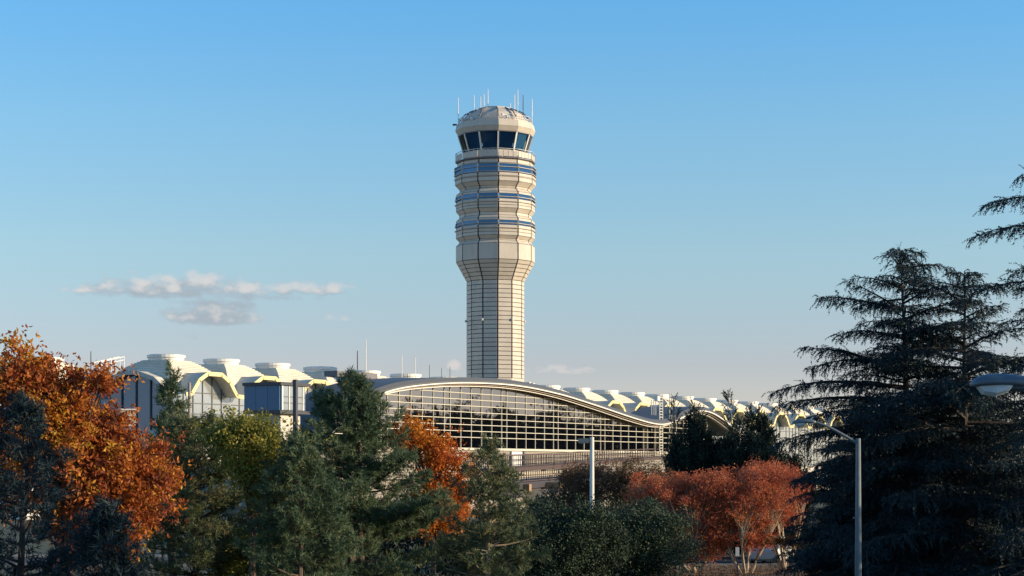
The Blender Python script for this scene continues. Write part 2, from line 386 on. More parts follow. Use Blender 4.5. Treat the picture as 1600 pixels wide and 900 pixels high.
for v, h in ((355.6, 63.8), (362.8, 64.0), (315.2, 63.8), (322.4, 64.0), (269.5, 65.0), (276.6, 65.0), (282.5, 64.8), (264.2, 64.2)): ledge(v, h)
# balcony
MB().lathe([(5.6, tz(258)), (6.05, tz(256.6)), (6.3, tz(255.6)), (6.3, tz(254.6)), (4.9, tz(254.4))], NF, A0).build('balcony_deck', M['ledge'], tower)
MB().lathe([(5.0, tz(254.6)), (4.96, tz(241))], NF, A0).build('cab_base', M['panel'], tower)
bp_ = MB()
for k in range(NF):
    facet = ring_pt(k, 6.22, tz(254.2)); a, b, d = facet
    MB().prism([a + d * .12 + Vector((0, 0, .1)), b - d * .12 + Vector((0, 0, .1)), b - d * .12 + Vector((0, 0, .95)), a + d * .12 + Vector((0, 0, .95))],
               Vector((-a.x - b.x, -a.y - b.y, 0)).normalized() * .05).build('balcony_panel', M['panel'], tower)
    bp_.bar(a + Vector((0, 0, 1.28)), b + Vector((0, 0, 1.28)), .07, .07)
    for i in range(4):
        q = a + (b - a) * (i / 4); bp_.bar(q, q + Vector((0, 0, 1.3)), .06, .06)
bp_.build('balcony_railing', M['rail'], tower)
# cab: leaning panes, posts, room behind them
for k in range(NF):
    a, b, d = ring_pt(k, 4.97, tz(241)); a2, b2, _ = ring_pt(k, 5.80, tz(214.6))
    MB().add([a + d * .1, b - d * .1, b2 - d * .1, a2 + d * .1], [(0, 1, 2, 3)]).build('cab_window', M['cab_glass'], tower)
    MB().bar(a, a2, .24, .2).build('cab_post', M['white'], tower)
MB().lathe([(4.9, tz(241.5)), (4.9, tz(240.6))], NF, A0).build('cab_floor', M['cab_inner'], tower)
MB().lathe([(1.9, tz(240.5)), (2.0, tz(214))], 8, A0).build('cab_core', M['cab_inner'], tower)
for k in range(NF):                                        # control desks behind the sill
    a, b, d = ring_pt(k, 4.2, tz(239.0)); MB().bar(a, b, .7, .7).build('desk', M['cab_inner'], tower)
bl = MB()                                                  # blinds drawn down on the camera side of the cab
for k in (10, 11, 0, 1):
    a, b, d = ring_pt(k, 4.86, tz(239.5)); a2, b2, _ = ring_pt(k, 5.6, tz(215.5))
    MB().add([a + d * .25, b - d * .25, b2 - d * .25, a2 + d * .25], [(0, 1, 2, 3)]).build('blind', M['cab_inner'], tower)
for k in range(NF):                                        # deep fascia of two tilted boards per side
    facet_panel(k, 5.82, tz(214.4), 6.28, tz(206), gap_v=.02, gap_h=.01, th=.3, name='fascia_panel')
    facet_panel(k, 6.28, tz(206), 6.05, tz(196), gap_v=.02, gap_h=.01, th=.3, name='fascia_panel')
MB().lathe([(5.9, tz(214.6)), (5.9, tz(214)), (5.9, tz(197)), (5.6, tz(196.4))], NF, A0).build('cab_ceiling', M['ledge'], tower)
rf = MB().lathe([(5.5, tz(196.5)), (5.4, tz(193)), (4.6, tz(182)), (3.1, tz(174)), (2.4, tz(172)), (2.35, tz(169.8)), (1.2, tz(169.2))], NF, A0)
roof = rf.build('roof', M['panel'], tower)
rr = MB()
for k in range(NF):
    a, b, d = ring_pt(k, 5.75, tz(196))
    for z in (.45, .9): rr.bar(a + Vector((0, 0, z)), b + Vector((0, 0, z)), .05, .05)
    for i in range(5):
        q = a + (b - a) * (i / 5); rr.bar(q, q + Vector((0, 0, .95)), .05, .05)
rr.build('roof_railing', M['rail'], tower)
tr = MB()                                                  # bracing struts over the roof slopes
for k in range(NF):
    a = A0 + k * R(30); c, s_ = math.sin(a), -math.cos(a)
    tr.bar((5.6 * c, 5.6 * s_, tz(190)), (4.75 * c, 4.75 * s_, tz(180)), .16, .16); tr.bar((4.75 * c, 4.75 * s_, tz(180)), (2.6 * c, 2.6 * s_, tz(171.5)), .16, .16)
tr.build('roof_frame', M['ledge'], tower)
rng = np.random.default_rng(3)
ANT = [(155, 135, 350, 5.6), (307, 145, 285, 4.2), (363, 90, 300, 5.4), (397, 105, 240, 1.5), (433, 45, 240, 2.2), (645, 190, 262, 1.8), (685, 85, 290, 4.3),
       (713, 95, 290, 4.6), (765, 105, 290, 4.4), (848, 150, 370, 5.6)]
for i, (ax, at_, ab, rr_) in enumerate(ANT):
    x = (690 + ax / 6 - 774) * .1; y = -math.sqrt(max(.05, rr_ ** 2 - x * x)) * (1 if i % 2 else -.6)
    zt, zb = tz(130 + at_ / 6), tz(130 + ab / 6) - .5
    an = MB().path([(x, y, zb), (x, y, zb + (zt - zb) * .35), (x, y, zb + (zt - zb) * .36), (x, y, zt)], [.05, .05, .09, .06], 6)
    an.build('antenna', M['dark_metal' if i == 8 else 'white'], tower)
for x, y, z0, w in ((-5.0, -2.4, 192, .5), (-4.3, -3.2, 190, .4), (1.3, -4.4, 190, .7), (2.0, -4.6, 191, .5), (-3.6, -4.2, 193, .4)):
    MB().box((x, y, tz(z0)), (w, w, w * 1.1), .4).build('equipment_box', M['white'], tower)
MB().path([(-6.0, -1.2, tz(197)), (-6.6, -1.4, tz(197.6))], [.12, .16], 8).build('floodlight', M['dark_metal'], tower)
for k, a in enumerate((-85, -25, 35, 95)):                 # obstruction lamps on the shaft
    a = R(a); r = 4.62
    MB().path([(r * math.sin(a), -r * math.cos(a), tz(504)), (r * math.sin(a), -r * math.cos(a), tz(500.5))], [.16, .16], 8).build('obstruction_lamp', M['rail'], tower)

# ------------------------------------------------------------------ domed terminal (21 vaulted bays)
PHI = math.atan2(.870, .4927)                               # direction the building runs in; local x along it, local y away from the sunny side
BAY = 13.7; H = BAY / 2
term = thing('terminal_building', 'long cream airport terminal roofed with a row of square domes with round caps', 'terminal', (-53.5, 297.0, 0), PHI)
dm = MB()
steps = 13; t0 = .36; ZE, ZC = 15.6, 22.4
pr = []
for i in range(steps + 1):
    t = t0 + (1 - t0) * i / steps
    z = ZE + (ZC - ZE) * math.sqrt(max(0, 1 - (t / 1.02) ** 2)) / math.sqrt(1 - (t0 / 1.02) ** 2)
    if i: pr.append((t, z + .02))
    pr.append((t, z + (.0 if i == 0 else -.10)))
for q in range(4):
    ca, sa = [(1, 0), (0, 1), (-1, 0), (0, -1)][q]
    for (ta, za), (tb, zb) in zip(pr, pr[1:]):
        def c(t, s, z):
            x, y = H * t * s, -H * t
            return (x * ca - y * sa, x * sa + y * ca, z)
        dm.add([c(ta, -1, za), c(tb, -1, zb), c(tb, 1, zb), c(ta, 1, za)], [(0, 1, 2, 3)])
dm.box((0, 0, 21.9), (H * .74, H * .74, .6))
dome_me = dm.mesh('dome'); dome_me.materials.append(M['dome'])
cap_me = MB().lathe([(2.75, 22.2), (2.75, 22.75), (2.95, 22.78), (2.95, 23.2), (2.5, 23.3)], 28).mesh('cap'); cap_me.materials.append(M['white'])
ARCH = [(-6.8, 16.8), (-5.5, 16.9), (-3.7, 19.0), (-1.7, 20.05), (1.7, 20.05), (3.7, 19.0), (5.5, 16.9), (6.8, 16.8)]
def arch_bits(ARCH, prot):
    """barrel over an arched gable: shell, fascia, glass, mullions; faces local -y"""
    out = -H - prot; inn = -H * .45
    sh = MB(); n = len(ARCH)
    for (x0, z0), (x1, z1) in zip(ARCH, ARCH[1:]):
        L = Vector((x1 - x0, 0, z1 - z0)).normalized(); up = Vector((-L.z, 0, L.x)) * .22
        a, b = Vector((x0, out, z0)), Vector((x1, out, z1))
        sh.prism([a, b, b + up, a + up], (0, inn - out, 0))
    fa = MB()
    for (x0, z0), (x1, z1) in zip(ARCH, ARCH[1:]):
        L = Vector((x1 - x0, 0, z1 - z0)).normalized(); up = Vector((-L.z, 0, L.x))
        a, b = Vector((x0, out - .12, z0)), Vector((x1, out - .12, z1))
        fa.prism([a - up * .32 - L * .05, b - up * .32 + L * .05, b + up * .30 + L * .05, a + up * .30 - L * .05], (0, .3, 0))
    gl = MB(); gy = -H - .25
    gl.add([(x, gy, z - .05) for x, z in ARCH] + [(ARCH[-1][0], gy, 6.5), (ARCH[0][0], gy, 6.5)], [tuple(reversed(range(n + 2)))])
    return sh, fa, gl, gy
sh, fa, gl, gy = arch_bits(ARCH, 2.6)
sh_me = sh.mesh('barrel'); sh_me.materials.append(M['dome'])
fa_me = fa.mesh('arch_fascia'); fa_me.materials.append(M['yellow'])
gl_me = gl.mesh('gable_glass'); gl_me.materials.append(M['gable_glass'])
def arch_top(x):
    for (x0, z0), (x1, z1) in zip(ARCH, ARCH[1:]):
        if x0 <= x <= x1: return z0 + (z1 - z0) * (x - x0) / (x1 - x0)
    return 16.8
mu_mes = []
for x in (-4.6, -2.3, 0, 2.3, 4.6):
    me = MB().box((x, gy - .06, (6.5 + arch_top(x)) / 2), (.14, .1, arch_top(x) - 6.5)).mesh('mullion'); me.materials.append(M['mullion_dark']); mu_mes.append(me)
for z in (12.4, 14.0, 15.6, 17.2):
    w = 6.6 if z < 16.7 else 5.2
    me = MB().box((0, gy - .07, z), (w * 2, .1, .12)).mesh('transom'); me.materials.append(M['mullion_dark']); mu_mes.append(me)
wall_me = MB().box((0, 0, 7.75), (BAY - .006, BAY - .2, 15.5)).mesh('bay_wall'); wall_me.materials.append(M['wall'])
NB = 22
for i in range(NB):
    x = i * BAY
    d_ = link('dome', dome_me, None, term); d_.location = (x, 0, 0)
    c_ = link('cap', cap_me, None, d_)
    b_ = link('barrel', sh_me, None, term); b_.location = (x, 0, 0)
    f_ = link('arch_fascia', fa_me, None, b_)
    g_ = link('gable_window', gl_me, None, term); g_.location = (x, 0, 0)
    if i < 4 or i > 16:
        for me in mu_mes: link(me.name.split('.')[0], me, None, g_)
    w_ = link('bay_wall', wall_me, None, term); w_.location = (x, 0, 0)
# the end gable: the same barrel turned towards the end of the building, grey fascia, blue glazing with three mullions
ARCH_END = [(-6.8, 17.2), (-4.3, 19.2), (-1.2, 20.15), (1.2, 20.15), (4.3, 19.2), (6.8, 17.2)]
sh, fa, gl, gy = arch_bits(ARCH_END, 1.3); esh_me = sh.mesh('barrel'); esh_me.materials.append(M['dome'])
eb = link('barrel', esh_me, None, term); eb.rotation_euler = (0, 0, -math.pi / 2)
ef_me = fa.mesh('arch_fascia'); ef_me.materials.append(M['arch_grey']); ef = link('arch_fascia', ef_me, None, eb)
eg_me = gl.mesh('gable_glass'); eg_me.materials.append(M['gable_glass_blue']); eg = link('gable_window', eg_me, None, term); eg.rotation_euler = (0, 0, -math.pi / 2)
for x in (-2.6, .2, 3.0):
    MB().box((x, gy - .1, (6.5 + arch_top(x)) / 2), (.2, .2, arch_top(x) - 6.5)).build('mullion', M['dark_metal'], eg)
MB().box((0, gy - .1, 11.0), (13.3, .4, .9)).build('sill', M['wall'], eg)
# one more dome of the wing behind, and the white handrail and masts on the roofs
rd = link('dome', dome_me, None, term); rd.location = (-8.0, 17.5, -.3); link('cap', cap_me, None, rd)
w_ = link('bay_wall', wall_me, None, term); w_.location = (-8.0, 17.5, -.3)
hr = MB(); a, b = Vector((-4, 10.2, 21.2)), Vector((2.0, 10.2, 22.4))
for z in (.5, 1.0): hr.bar(a + Vector((0, 0, z)), b + Vector((0, 0, z)), .1, .1)
for i in range(7):
    q = a + (b - a) * (i / 6); hr.bar(q - Vector((0, 0, 6)), q + Vector((0, 0, 1.02)), .1, .1)
for yy in (11.2,):
    hr.bar(a + Vector((0, 1, 1)), b + Vector((0, 1, 1)), .1, .1)
hr.build('roof_handrail', M['white'], term)
MB().box((-1, 13.6, 10.2), (12, 8, 20.4)).build('rear_block', M['wall'], term)
# lower wing in front of the domes (pale walls seen between the trees)
MB().box((66, -11.2, 4.2), (150, 5, 8.4)).build('lower_wing', M['wall'], term)
# open rooftop shelter with posts behind the domes
sh_ = MB().lathe([(4.3, 21.9), (4.5, 22.0), (4.5, 22.35), (4.0, 22.45)], 24, 0, (47.5, 9.0)); sh_.build('shelter_roof', M['white'], term)
for k in range(8):
    a = k * math.pi / 4; MB().bar((47.5 + 3.9 * math.cos(a), 9 + 3.9 * math.sin(a), 15), (47.5 + 3.9 * math.cos(a), 9 + 3.9 * math.sin(a), 21.95), .25, .25).build('shelter_post', M['white'], term)

def mast(u, vtop, vbase, Y, w, m, label):
    p = P(u, vbase, Y); t = P(u, vtop, Y); h = t.z
    o = MB().path([(0, 0, 0), (0, 0, p.z), (0, 0, p.z + .01), (0, 0, h)], [w * 1.8, w * 1.5, w, w * .7], 6).build('roof_mast', M[m])
    o.location = (p.x, p.y, 0); tag(o, label, 'mast', 'thin masts above the terminal roofs')
mast(558.5, 548, 592, 352, .13, 'dark_metal', 'dark slender mast rising beside the tallest white mast over the roofs')
mast(571.5, 531, 592, 352, .14, 'white', 'tallest white mast standing above the terminal roofs')
mast(142, 549, 585, 330, .10, 'dark_metal', 'thin dark mast next to the white rooftop handrail')
mast(500.5, 572, 600, 352, .10, 'dark_metal', 'short dark mast on the open round shelter roof')
for u, v in ((628, 555), (649, 558), (671, 570), (637, 584), (690, 575), (703, 573)):
    mast(u, v, 600, 352, .10 if v < 560 else .07, 'white' if v < 560 else 'dark_metal',
         'thin pale mast behind the highest part of the curved hall roof' if v < 560 else 'very thin short mast behind the crest of the curved hall roof')

# blue-panelled stair pavilion with flat dark roof and a tall dark post
def tl(x, y, z): return term.matrix_basis @ Vector((x, y, z))
pavp = P(431, 735, 214); PV = thing('stair_pavilion', 'boxy dark blue panelled pavilion with flat dark roof before the yellow arches', 'pavilion', (pavp.x, pavp.y, 0), PHI)
# local x = along the terminal, -y = sunny side; blue side faces -x
z0, z1 = CAM_Z + (HOR - 642) * .0713, CAM_Z + (HOR - 604) * .0713
PV.scale = (.80, .80, 1)
for i in range(3):
    MB().box((-3.0, -1.9 + i * 2.03, (z0 + z1) / 2), (.15, 1.98, z1 - z0)).build('blue_panel', M['blue_panel'], PV)
MB().box((.0, .1, (z0 + z1) / 2), (5.7, 5.9, z1 - z0 - .02)).build('body', M['blue_panel'], PV)
MB().box((.2, 0, z1 + .2), (7.0, 6.6, .36)).build('roof', M['dark_metal'], PV)
MB().box((.2, 0, z0 - .2), (7.0, 6.4, .36)).build('floor_slab', M['dark_metal'], PV)
MB().box((.4, .1, (z0 - .4) / 2), (4.6, 4.6, z0 - .4)).build('base', M['wall'], PV)
MB().box((.1, -2.93, (z0 + z1) / 2), (5.4, .1, z1 - z0 - .1)).build('window', M['gable_glass'], PV)
for x in (-2.6, -1.0, .6, 2.2): MB().box((x, -3.02, (z0 + z1) / 2), (.28 if x < -2 else .14, .12, z1 - z0 - .06)).build('mullion', M['white'], PV)
for z in (.3, .55): MB().box((.1, -3.0, z0 + (z1 - z0) * z), (5.3, .1, .1)).build('transom', M['mullion_dark'], PV)
pp = P(461.5, 735, 208)
o = MB().box((0, 0, (CAM_Z + (HOR - 593) * .0693) / 2), (.36, .42, CAM_Z + (HOR - 593) * .0693), PHI).build('dark_post', M['dark_metal'])
o.location = (pp.x, pp.y, 0); tag(o, 'tall square dark post beside the blue pavilion', 'post')
pp = P(296, 735, 262)
o = MB().path([(0, 0, 0), (0, 0, CAM_Z + (HOR - 598) * .0873)], [.22, .2], 8).build('brown_post', M['soffit']); o.location = (pp.x, pp.y, 0)
tag(o, 'slim brown post standing between the grey gable and the first yellow arch', 'post')
# pale vent tower before the end gable; the shade on its top is painted tan
pp = P(199.5, 735, 250); k_ = 250 / FPX
VT = thing('vent_tower', 'pale square vent tower with shaded top painted tan below the grey arched gable', 'vent tower', (pp.x, pp.y, 0), .25)
zt = CAM_Z + (HOR - 641) * k_; zm = CAM_Z + (HOR - 662) * k_
for i in range(6):
    h_ = zm / 6; MB().box((0, 0, h_ * (i + .5)), (2.0, 2.0, h_ - .05)).build('wall_block', M['white'], VT)
MB().box((0, 0, zm / 2), (1.9, 1.9, zm - .02)).build('core', M['joint'], VT)
MB().box((0, 0, (zm + zt) / 2), (2.0, 2.0, zt - zm - .04)).build('top_box', M['shaded_tan_top'], VT)
MB().box((0, 0, zt + .08), (2.2, 2.2, .16)).build('coping', M['white'], VT)
MB().box((-.82, -1.06, zm + .55), (.35, .12, .35)).build('lamp_box', M['white'], VT)
# white low building far left, glimpsed through the orange tree
pp = P(84, 735, 215); zb = CAM_Z + (HOR - 655) * 215 / FPX
WB_ = thing('white_annex', 'low white annex with dark window bars glimpsed through the orange oak', 'annex', (pp.x, pp.y, 0), PHI - .5)
MB().box((0, 0, zb / 2), (9, 6, zb)).build('wall', M['white'], WB_)
for x in np.linspace(-4, 4, 7): MB().box((float(x), -3.06, zb - 1.6), (.16, .12, 2.4)).build('window_bar', M['dark_metal'], WB_)
MB().box((0, 0, zb + .12), (9.4, 6.4, .24)).build('roof', M['hall_trim'], WB_)

# ------------------------------------------------------------------ glass concourse hall with the wave roof
HY0 = 230.0; HX0 = (560 - 800) / FPX * HY0
hall = thing('glass_concourse', 'long glass-walled concourse under a grey wave-shaped roof with cream mullion grid', 'concourse', (HX0, HY0, 0), PHI)
def s_of(u):
    t = (u - 800) / FPX; return (t * HY0 - HX0) / (.4927 - .870 * t)
def h_of(u, v):
    Y = HY0 + .870 * s_of(u); return CAM_Z + (HOR - v) * Y / FPX
PTS = [(478, 688), (500, 660), (523, 635), (545, 618), (561, 609), (585, 601), (606, 596), (640, 592), (670, 590), (700, 589), (740, 590), (778, 592.5), (818, 599), (860, 609), (878, 614.5), (927, 630.5), (960, 642),
       (985, 650), (1003, 655), (1018, 657), (1031, 654), (1049, 644), (1064, 636), (1080, 633), (1097, 638), (1113, 649), (1130, 663), (1150, 678)]
kp = [(s_of(u), h_of(u, v)) for u, v in PTS]
ks = np.array([p[0] for p in kp]); kh = np.array([p[1] for p in kp])
def smooth_prof(n=110):
    xs = np.linspace(ks[0], ks[-1], n); d = xs[1] - xs[0]
    hs = np.interp(xs, ks, kh)
    for _ in range(8): hs[1:-1] = (hs[:-2] + 2 * hs[1:-1] + hs[2:]) / 4
    return xs, hs
XS, HSM = smooth_prof()
def top(s): return float(np.interp(s, XS, HSM))
def strip(y0, y1, lo0, hi0, lo1, hi1, name, m, smooth=True):
    """band that follows the roof wave: section corners (y0,lo0) (y0,hi0) (y1,hi1) (y1,lo1), heights relative to the wave"""
    b = MB(); sec = [(y0, lo0), (y0, hi0), (y1, hi1), (y1, lo1)]; n = len(XS)
    for x, h in zip(XS, HSM):
        for y, dz in sec: b.v.append((float(x), y, float(h) + dz))
    for i in range(n - 1):
        for j in range(4):
            a, c = i * 4 + j, i * 4 + (j + 1) % 4; b.f.append((a, a + 4, c + 4, c))
    b.f.append((0, 1, 2, 3)); k = (n - 1) * 4; b.f.append((k + 3, k + 2, k + 1, k))
    return b.build(name, m, hall)
DEP = 7.0
strip(-1.55, DEP, -.50, -.16, -.25, .10, 'roof', M['hall_roof'])
strip(-2.05, -1.545, -.66, -.52, -.52, -.05, 'roof_edge', M['hall_roof'])
strip(-2.16, -1.8, -.86, -.70, -.86, -.70, 'roof_trim', M['hall_trim'])
strip(-1.3, -1.0, -1.24, -1.12, -1.24, -1.12, 'roof_trim', M['hall_trim'])
strip(-1.7, -.2, -1.06, -.98, -1.02, -.94, 'soffit', M['soffit'])
Z0, Z1, DZ = 8.27, 9.75, .825
LV = [Z0, Z1] + [Z1 + DZ * i for i in range(1, 10)]
VS = []; s = 21.04 - 14.8 * 2
while s < 104:
    VS += [s + 2.68 * i for i in range(5)] + [s + 13.4]; s += 14.8
VS = [v for v in VS if -6 < v < 104]
GTOP = 1.15
for v in VS:
    t = top(v) - GTOP
    if t > Z0 + .3: MB().box((v, -.03, (Z0 + t) / 2), (.075, .08, t - Z0)).build('mullion', M['mullion'], hall)
for z in LV:
    # transoms run wherever the wave is above them
    run = None; segs = []
    for x in np.arange(VS[0], VS[-1] + .05, .25):
        ok = top(float(x)) - GTOP > z + .02
        if ok and run is None: run = float(x)
        if not ok and run is not None: segs.append((run, float(x))); run = None
    if run is not None: segs.append((run, VS[-1]))
    for a, b in segs:
        if b - a > .6: MB().box(((a + b) / 2, -.05, z), (b - a, .16, .085 if z > Z0 else .2)).build('transom', M['mullion'], hall)
panes = []
for a, b in zip(VS, VS[1:]):
    for z0_, z1_ in zip(LV, LV[1:]):
        ta, tb = top(a) - GTOP + .15, top(b) - GTOP + .15
        if max(ta, tb) <= z0_ + .05: continue
        poly = [(a, z0_), (b, z0_)]
        if tb >= z1_: poly.append((b, z1_))
        elif tb > z0_: poly.append((b, tb))
        if (ta - z1_) * (tb - z1_) < 0:
            f = (z1_ - ta) / (tb - ta); poly.insert(3 if tb >= z1_ else len(poly), (a + (b - a) * f, z1_))
        if (ta - z0_) * (tb - z0_) < 0:
            f = (z0_ - ta) / (tb - ta)
            if tb < z0_: poly[1] = (a + (b - a) * f, z0_)
            else: poly[0] = (a + (b - a) * f, z0_)
        if ta >= z1_: poly.append((a, z1_))
        elif ta > z0_: poly.append((a, ta))
        if len(poly) >= 3: panes.append(poly)
panes.sort(key=lambda p: p[0][0])
rest = MB(); rp = random.Random(5)
for i, poly in enumerate(panes):
    cx = sum(p[0] for p in poly) / len(poly); cz = sum(p[1] for p in poly) / len(poly)
    tx, tzz = rp.gauss(0, .0022), rp.gauss(0, .0030)              # each pane sits a hair out of true
    pts = [Vector((x, .02 + (x - cx) * tx + (z - cz) * tzz, z)) for x, z in poly]
    if i < 300: MB().prism(pts, (0, .03, 0)).build('pane', M['hall_glass'], hall)
    else: rest.prism(pts, (0, .03, 0))
if rest.v: rest.build('far_panes', M['hall_glass'], hall, kind='stuff')
MB().box((49, DEP / 2 + .3, 4.0), (122, DEP - .5, 7.9)).build('base_block', M['siding'], hall)
for i in range(9):                                          # siding boards under the glass
    z = Z0 - .2 - i * .42
    MB().box((49, -.10, z - .2), (121, .24, .38)).build('siding_board', M['siding'], hall)
MB().box((49, -.26, Z0 - .1), (121, .5, .2)).build('sill', M['mullion'], hall)
xa = s_of(803); MB().box((xa, -.36, 6.9), (2.9, .3, 2.15)).build('white_panel', M['sign_white'], hall)
xa = s_of(812.5); MB().box((xa + .2, -.42, 6.6), (.4, .45, 2.8)).build('wall_pipe', M['ledge'], hall)
# end walls under the roof (dark glass ends)
for xe in (VS[0] - .02, 104.2):
    MB().box((xe, DEP / 2, (top(xe) - .6) / 2), (.2, DEP - .6, top(xe) - .6)).build('end_wall', M['siding'], hall)
# back wall so that the hall is a closed building
bw = MB(); n = 40; xs_ = np.linspace(VS[0], 104, n)
for x in xs_: bw.v += [(float(x), DEP - .4, 0), (float(x), DEP - .4, top(float(x)) - .3)]
for i in range(n - 1): bw.f.append((2 * i, 2 * i + 2, 2 * i + 3, 2 * i + 1))
bw.build('back_wall', M['siding'], hall)
# lattice ladder in the valley of the roof
sv = s_of(1020); LD = MB()
for x in (sv - .55, sv + .55): LD.bar((x, -1.4, 6.5), (x, -1.4, 17.2), .14, .14)
for i in range(24): LD.bar((sv - .55, -1.4, 6.7 + i * .44), (sv + .55, -1.4, 6.7 + i * .44), .1, .1)
LD.build('ladder', M['mullion'], hall)
for x in (sv + 3.4, sv + 4.2): MB().bar((x, -1.3, 9.0), (x, -1.3, 17.6), .12, .12).build('ladder_post', M['mullion'], hall)
MB().box((sv - 1.4, -1.4, 16.6), (.9, .6, .7)).build('equipment_box', M['white'], hall)
for x in (sv - 3.0, sv - 2.2, sv - 1.5): MB().bar((x, -1.2, 14.0), (x, -1.2, 16.4), .09, .09).build('ladder_post', M['rail'], hall)
for u in (855, 861):
    xq = s_of(u); MB().box((xq, 3.0, top(xq) + .5), (.5, .5, 1.1)).build('roof_vent', M['white'], hall)
xq = s_of(672); MB().box((xq - 6, 8.0, top(xq) + .25), (9, 2, .7)).build('roof_hatch', M['ledge'], hall)

# ------------------------------------------------------------------ footbridge and rail trestle in front of the concourse
def railing(b, pts, h, spacing, w):
    for p, q in zip(pts, pts[1:]):
        p, q = Vector(p), Vector(q); L = (q - p).length; n = max(1, int(L / spacing))
        for z in (h, h * .55, .1): b.bar(p + Vector((0, 0, z)), q + Vector((0, 0, z)), w, w)
        for i in range(n + 1):
            c = p + (q - p) * (i / n); b.bar(c, c + Vector((0, 0, h)), w * .9, w * .9)
FB = thing('footbridge', 'sloping brown-railed footbridge climbing along the foot of the glass concourse', 'footbridge')
fp = [P(748, 733, 160), P(782, 731, 178), P(850, 726, 212), P(922, 720, 240), P(975, 716.5, 262), P(1034, 713, 285)]
dk = MB()
for p, q in zip(fp, fp[1:]): dk.bar(p - Vector((0, 0, .2)), q - Vector((0, 0, .2)), 2.6, .4)
dk.build('deck', M['brown_rail'], FB)
def offs(pts, d):
    out = []
    for i, p in enumerate(pts):
        t = (pts[min(i + 1, len(pts) - 1)] - pts[max(i - 1, 0)]).normalized(); out.append(p + t.cross(Vector((0, 0, 1))).normalized() * d)
    return out
for d in (1.25, -1.25):
    b = MB(); railing(b, offs(fp, d), 1.15, 1.5, .07); b.build('railing', M['brown_rail'], FB)
for i in (1, 2, 3, 4):
    p = fp[i]; MB().box((p.x, p.y, (p.z - .4) / 2), (.5, .5, p.z - .4)).build('pier', M['concrete'], FB)
TRS = thing('rail_trestle', 'elevated rail trestle with sunlit concrete parapet, brown railing and hammerhead pier', 'trestle')
tp = [P(740, 757, 136), P(781, 753.5, 146), P(838, 749, 165), P(894, 744.5, 187), P(925, 742, 200)]
dk = MB()
for p, q in zip(tp, tp[1:]): dk.bar(p - Vector((0, 0, .25)), q - Vector((0, 0, .25)), 4.2, .5)
dk.build('deck', M['girder'], TRS)
pa = offs(tp, -2.0); b = MB()
for p, q in zip(pa, pa[1:]): b.bar(p + Vector((0, 0, .28)), q + Vector((0, 0, .28)), .25, .56)
b.build('parapet', M['concrete'], TRS)
b = MB(); railing(b, offs(tp, 2.05), .95, 1.1, .075); b.build('railing', M['brown_rail'], TRS)
gd = offs(tp, 1.5); b = MB()
for p, q in zip(gd, gd[1:]): b.bar(p - Vector((0, 0, .8)), q - Vector((0, 0, .8)), .5, .7)
b.build('girder', M['girder'], TRS)
for u, v, Y in ((816, 762, 144.5), (862, 758.5, 156)):
    c = P(u, v, Y); MB().box((c.x, c.y - .3, c.z), (1.3 if u < 830 else 1.6, .5, .55), -.35).build('girder_bracket', M['tan_block'], TRS)
for u, Y in ((829, 150), (905, 181)):
    c = P(u, 768, Y); k = MB()
    k.prism([(c.x - .85, c.y, c.z + .15), (c.x - .35, c.y, c.z - 1.3), (c.x + .35, c.y, c.z - 1.3), (c.x + .95, c.y, c.z + .15)], (0, 2.2, 0))
    k.build('pier_cap', M['concrete'], TRS)
    MB().box((c.x, c.y + 1.0, (c.z - 1.3) / 2), (.75, 1.2, c.z - 1.3)).build('pier', M['concrete'], TRS)
for u, v, Y in ((787, 741, 165), (882, 734.5, 190)):
    c = P(u, v, Y); MB().box((c.x, c.y, c.z), (.38, .2, .4)).build('signal_box', M['tan_block'], TRS)

# ------------------------------------------------------------------ foliage machinery
def unit(a): return a / np.maximum(1e-9, np.linalg.norm(a, axis=-1, keepdims=True))
def instances(pv, pf, pos, dirs, scale, rng, roll=True, protos=None):
    """many copies of small leaf meshes as one vertex/triangle soup; the mesh's z axis follows dirs"""
    N = len(pos); z = unit(dirs)
    if roll:
        ref = unit(rng.normal(size=(N, 3)))
    else:
        ref = np.tile(np.array([[0, 0, 1.0]]), (N, 1)) + rng.normal(size=(N, 3)) * .12
    x = np.cross(ref, z); bad = np.linalg.norm(x, axis=1) < 1e-3; x[bad] = np.cross(np.array([1.0, 0, 0]), z[bad]); x = unit(x); y = np.cross(z, x)
    B = np.stack([x, y, z], axis=2) * scale[:, None, None]          # N,3,3 columns
    V = np.einsum('nij,vj->nvi', B, pv) + pos[:, None, :]
    F = pf[None] + (np.arange(N) * len(pv))[:, None, None]
    return V.reshape(-1, 3), F.reshape(-1, 3)
def soup(name, parts, m, parent, tints):
    V = np.concatenate([p[0] for p in parts]); off = 0; Fs = []
    for v, f in parts: Fs.append(f + off); off += len(v)
    F = np.concatenate(Fs); T = np.concatenate(tints).astype(np.float32)
    me = bpy.data.meshes.new(name)
    me.vertices.add(len(V)); me.vertices.foreach_set('co', V.astype(np.float32).ravel())
    me.loops.add(len(F) * 3); me.loops.foreach_set('vertex_index', F.astype(np.int32).ravel())
    me.polygons.add(len(F)); me.polygons.foreach_set('loop_start', np.arange(0, len(F) * 3, 3, dtype=np.int32))
    me.update(calc_edges=True)
    a = me.attributes.new('tint', 'FLOAT', 'POINT'); a.data.foreach_set('value', T)
    return link(name, me, m, parent)
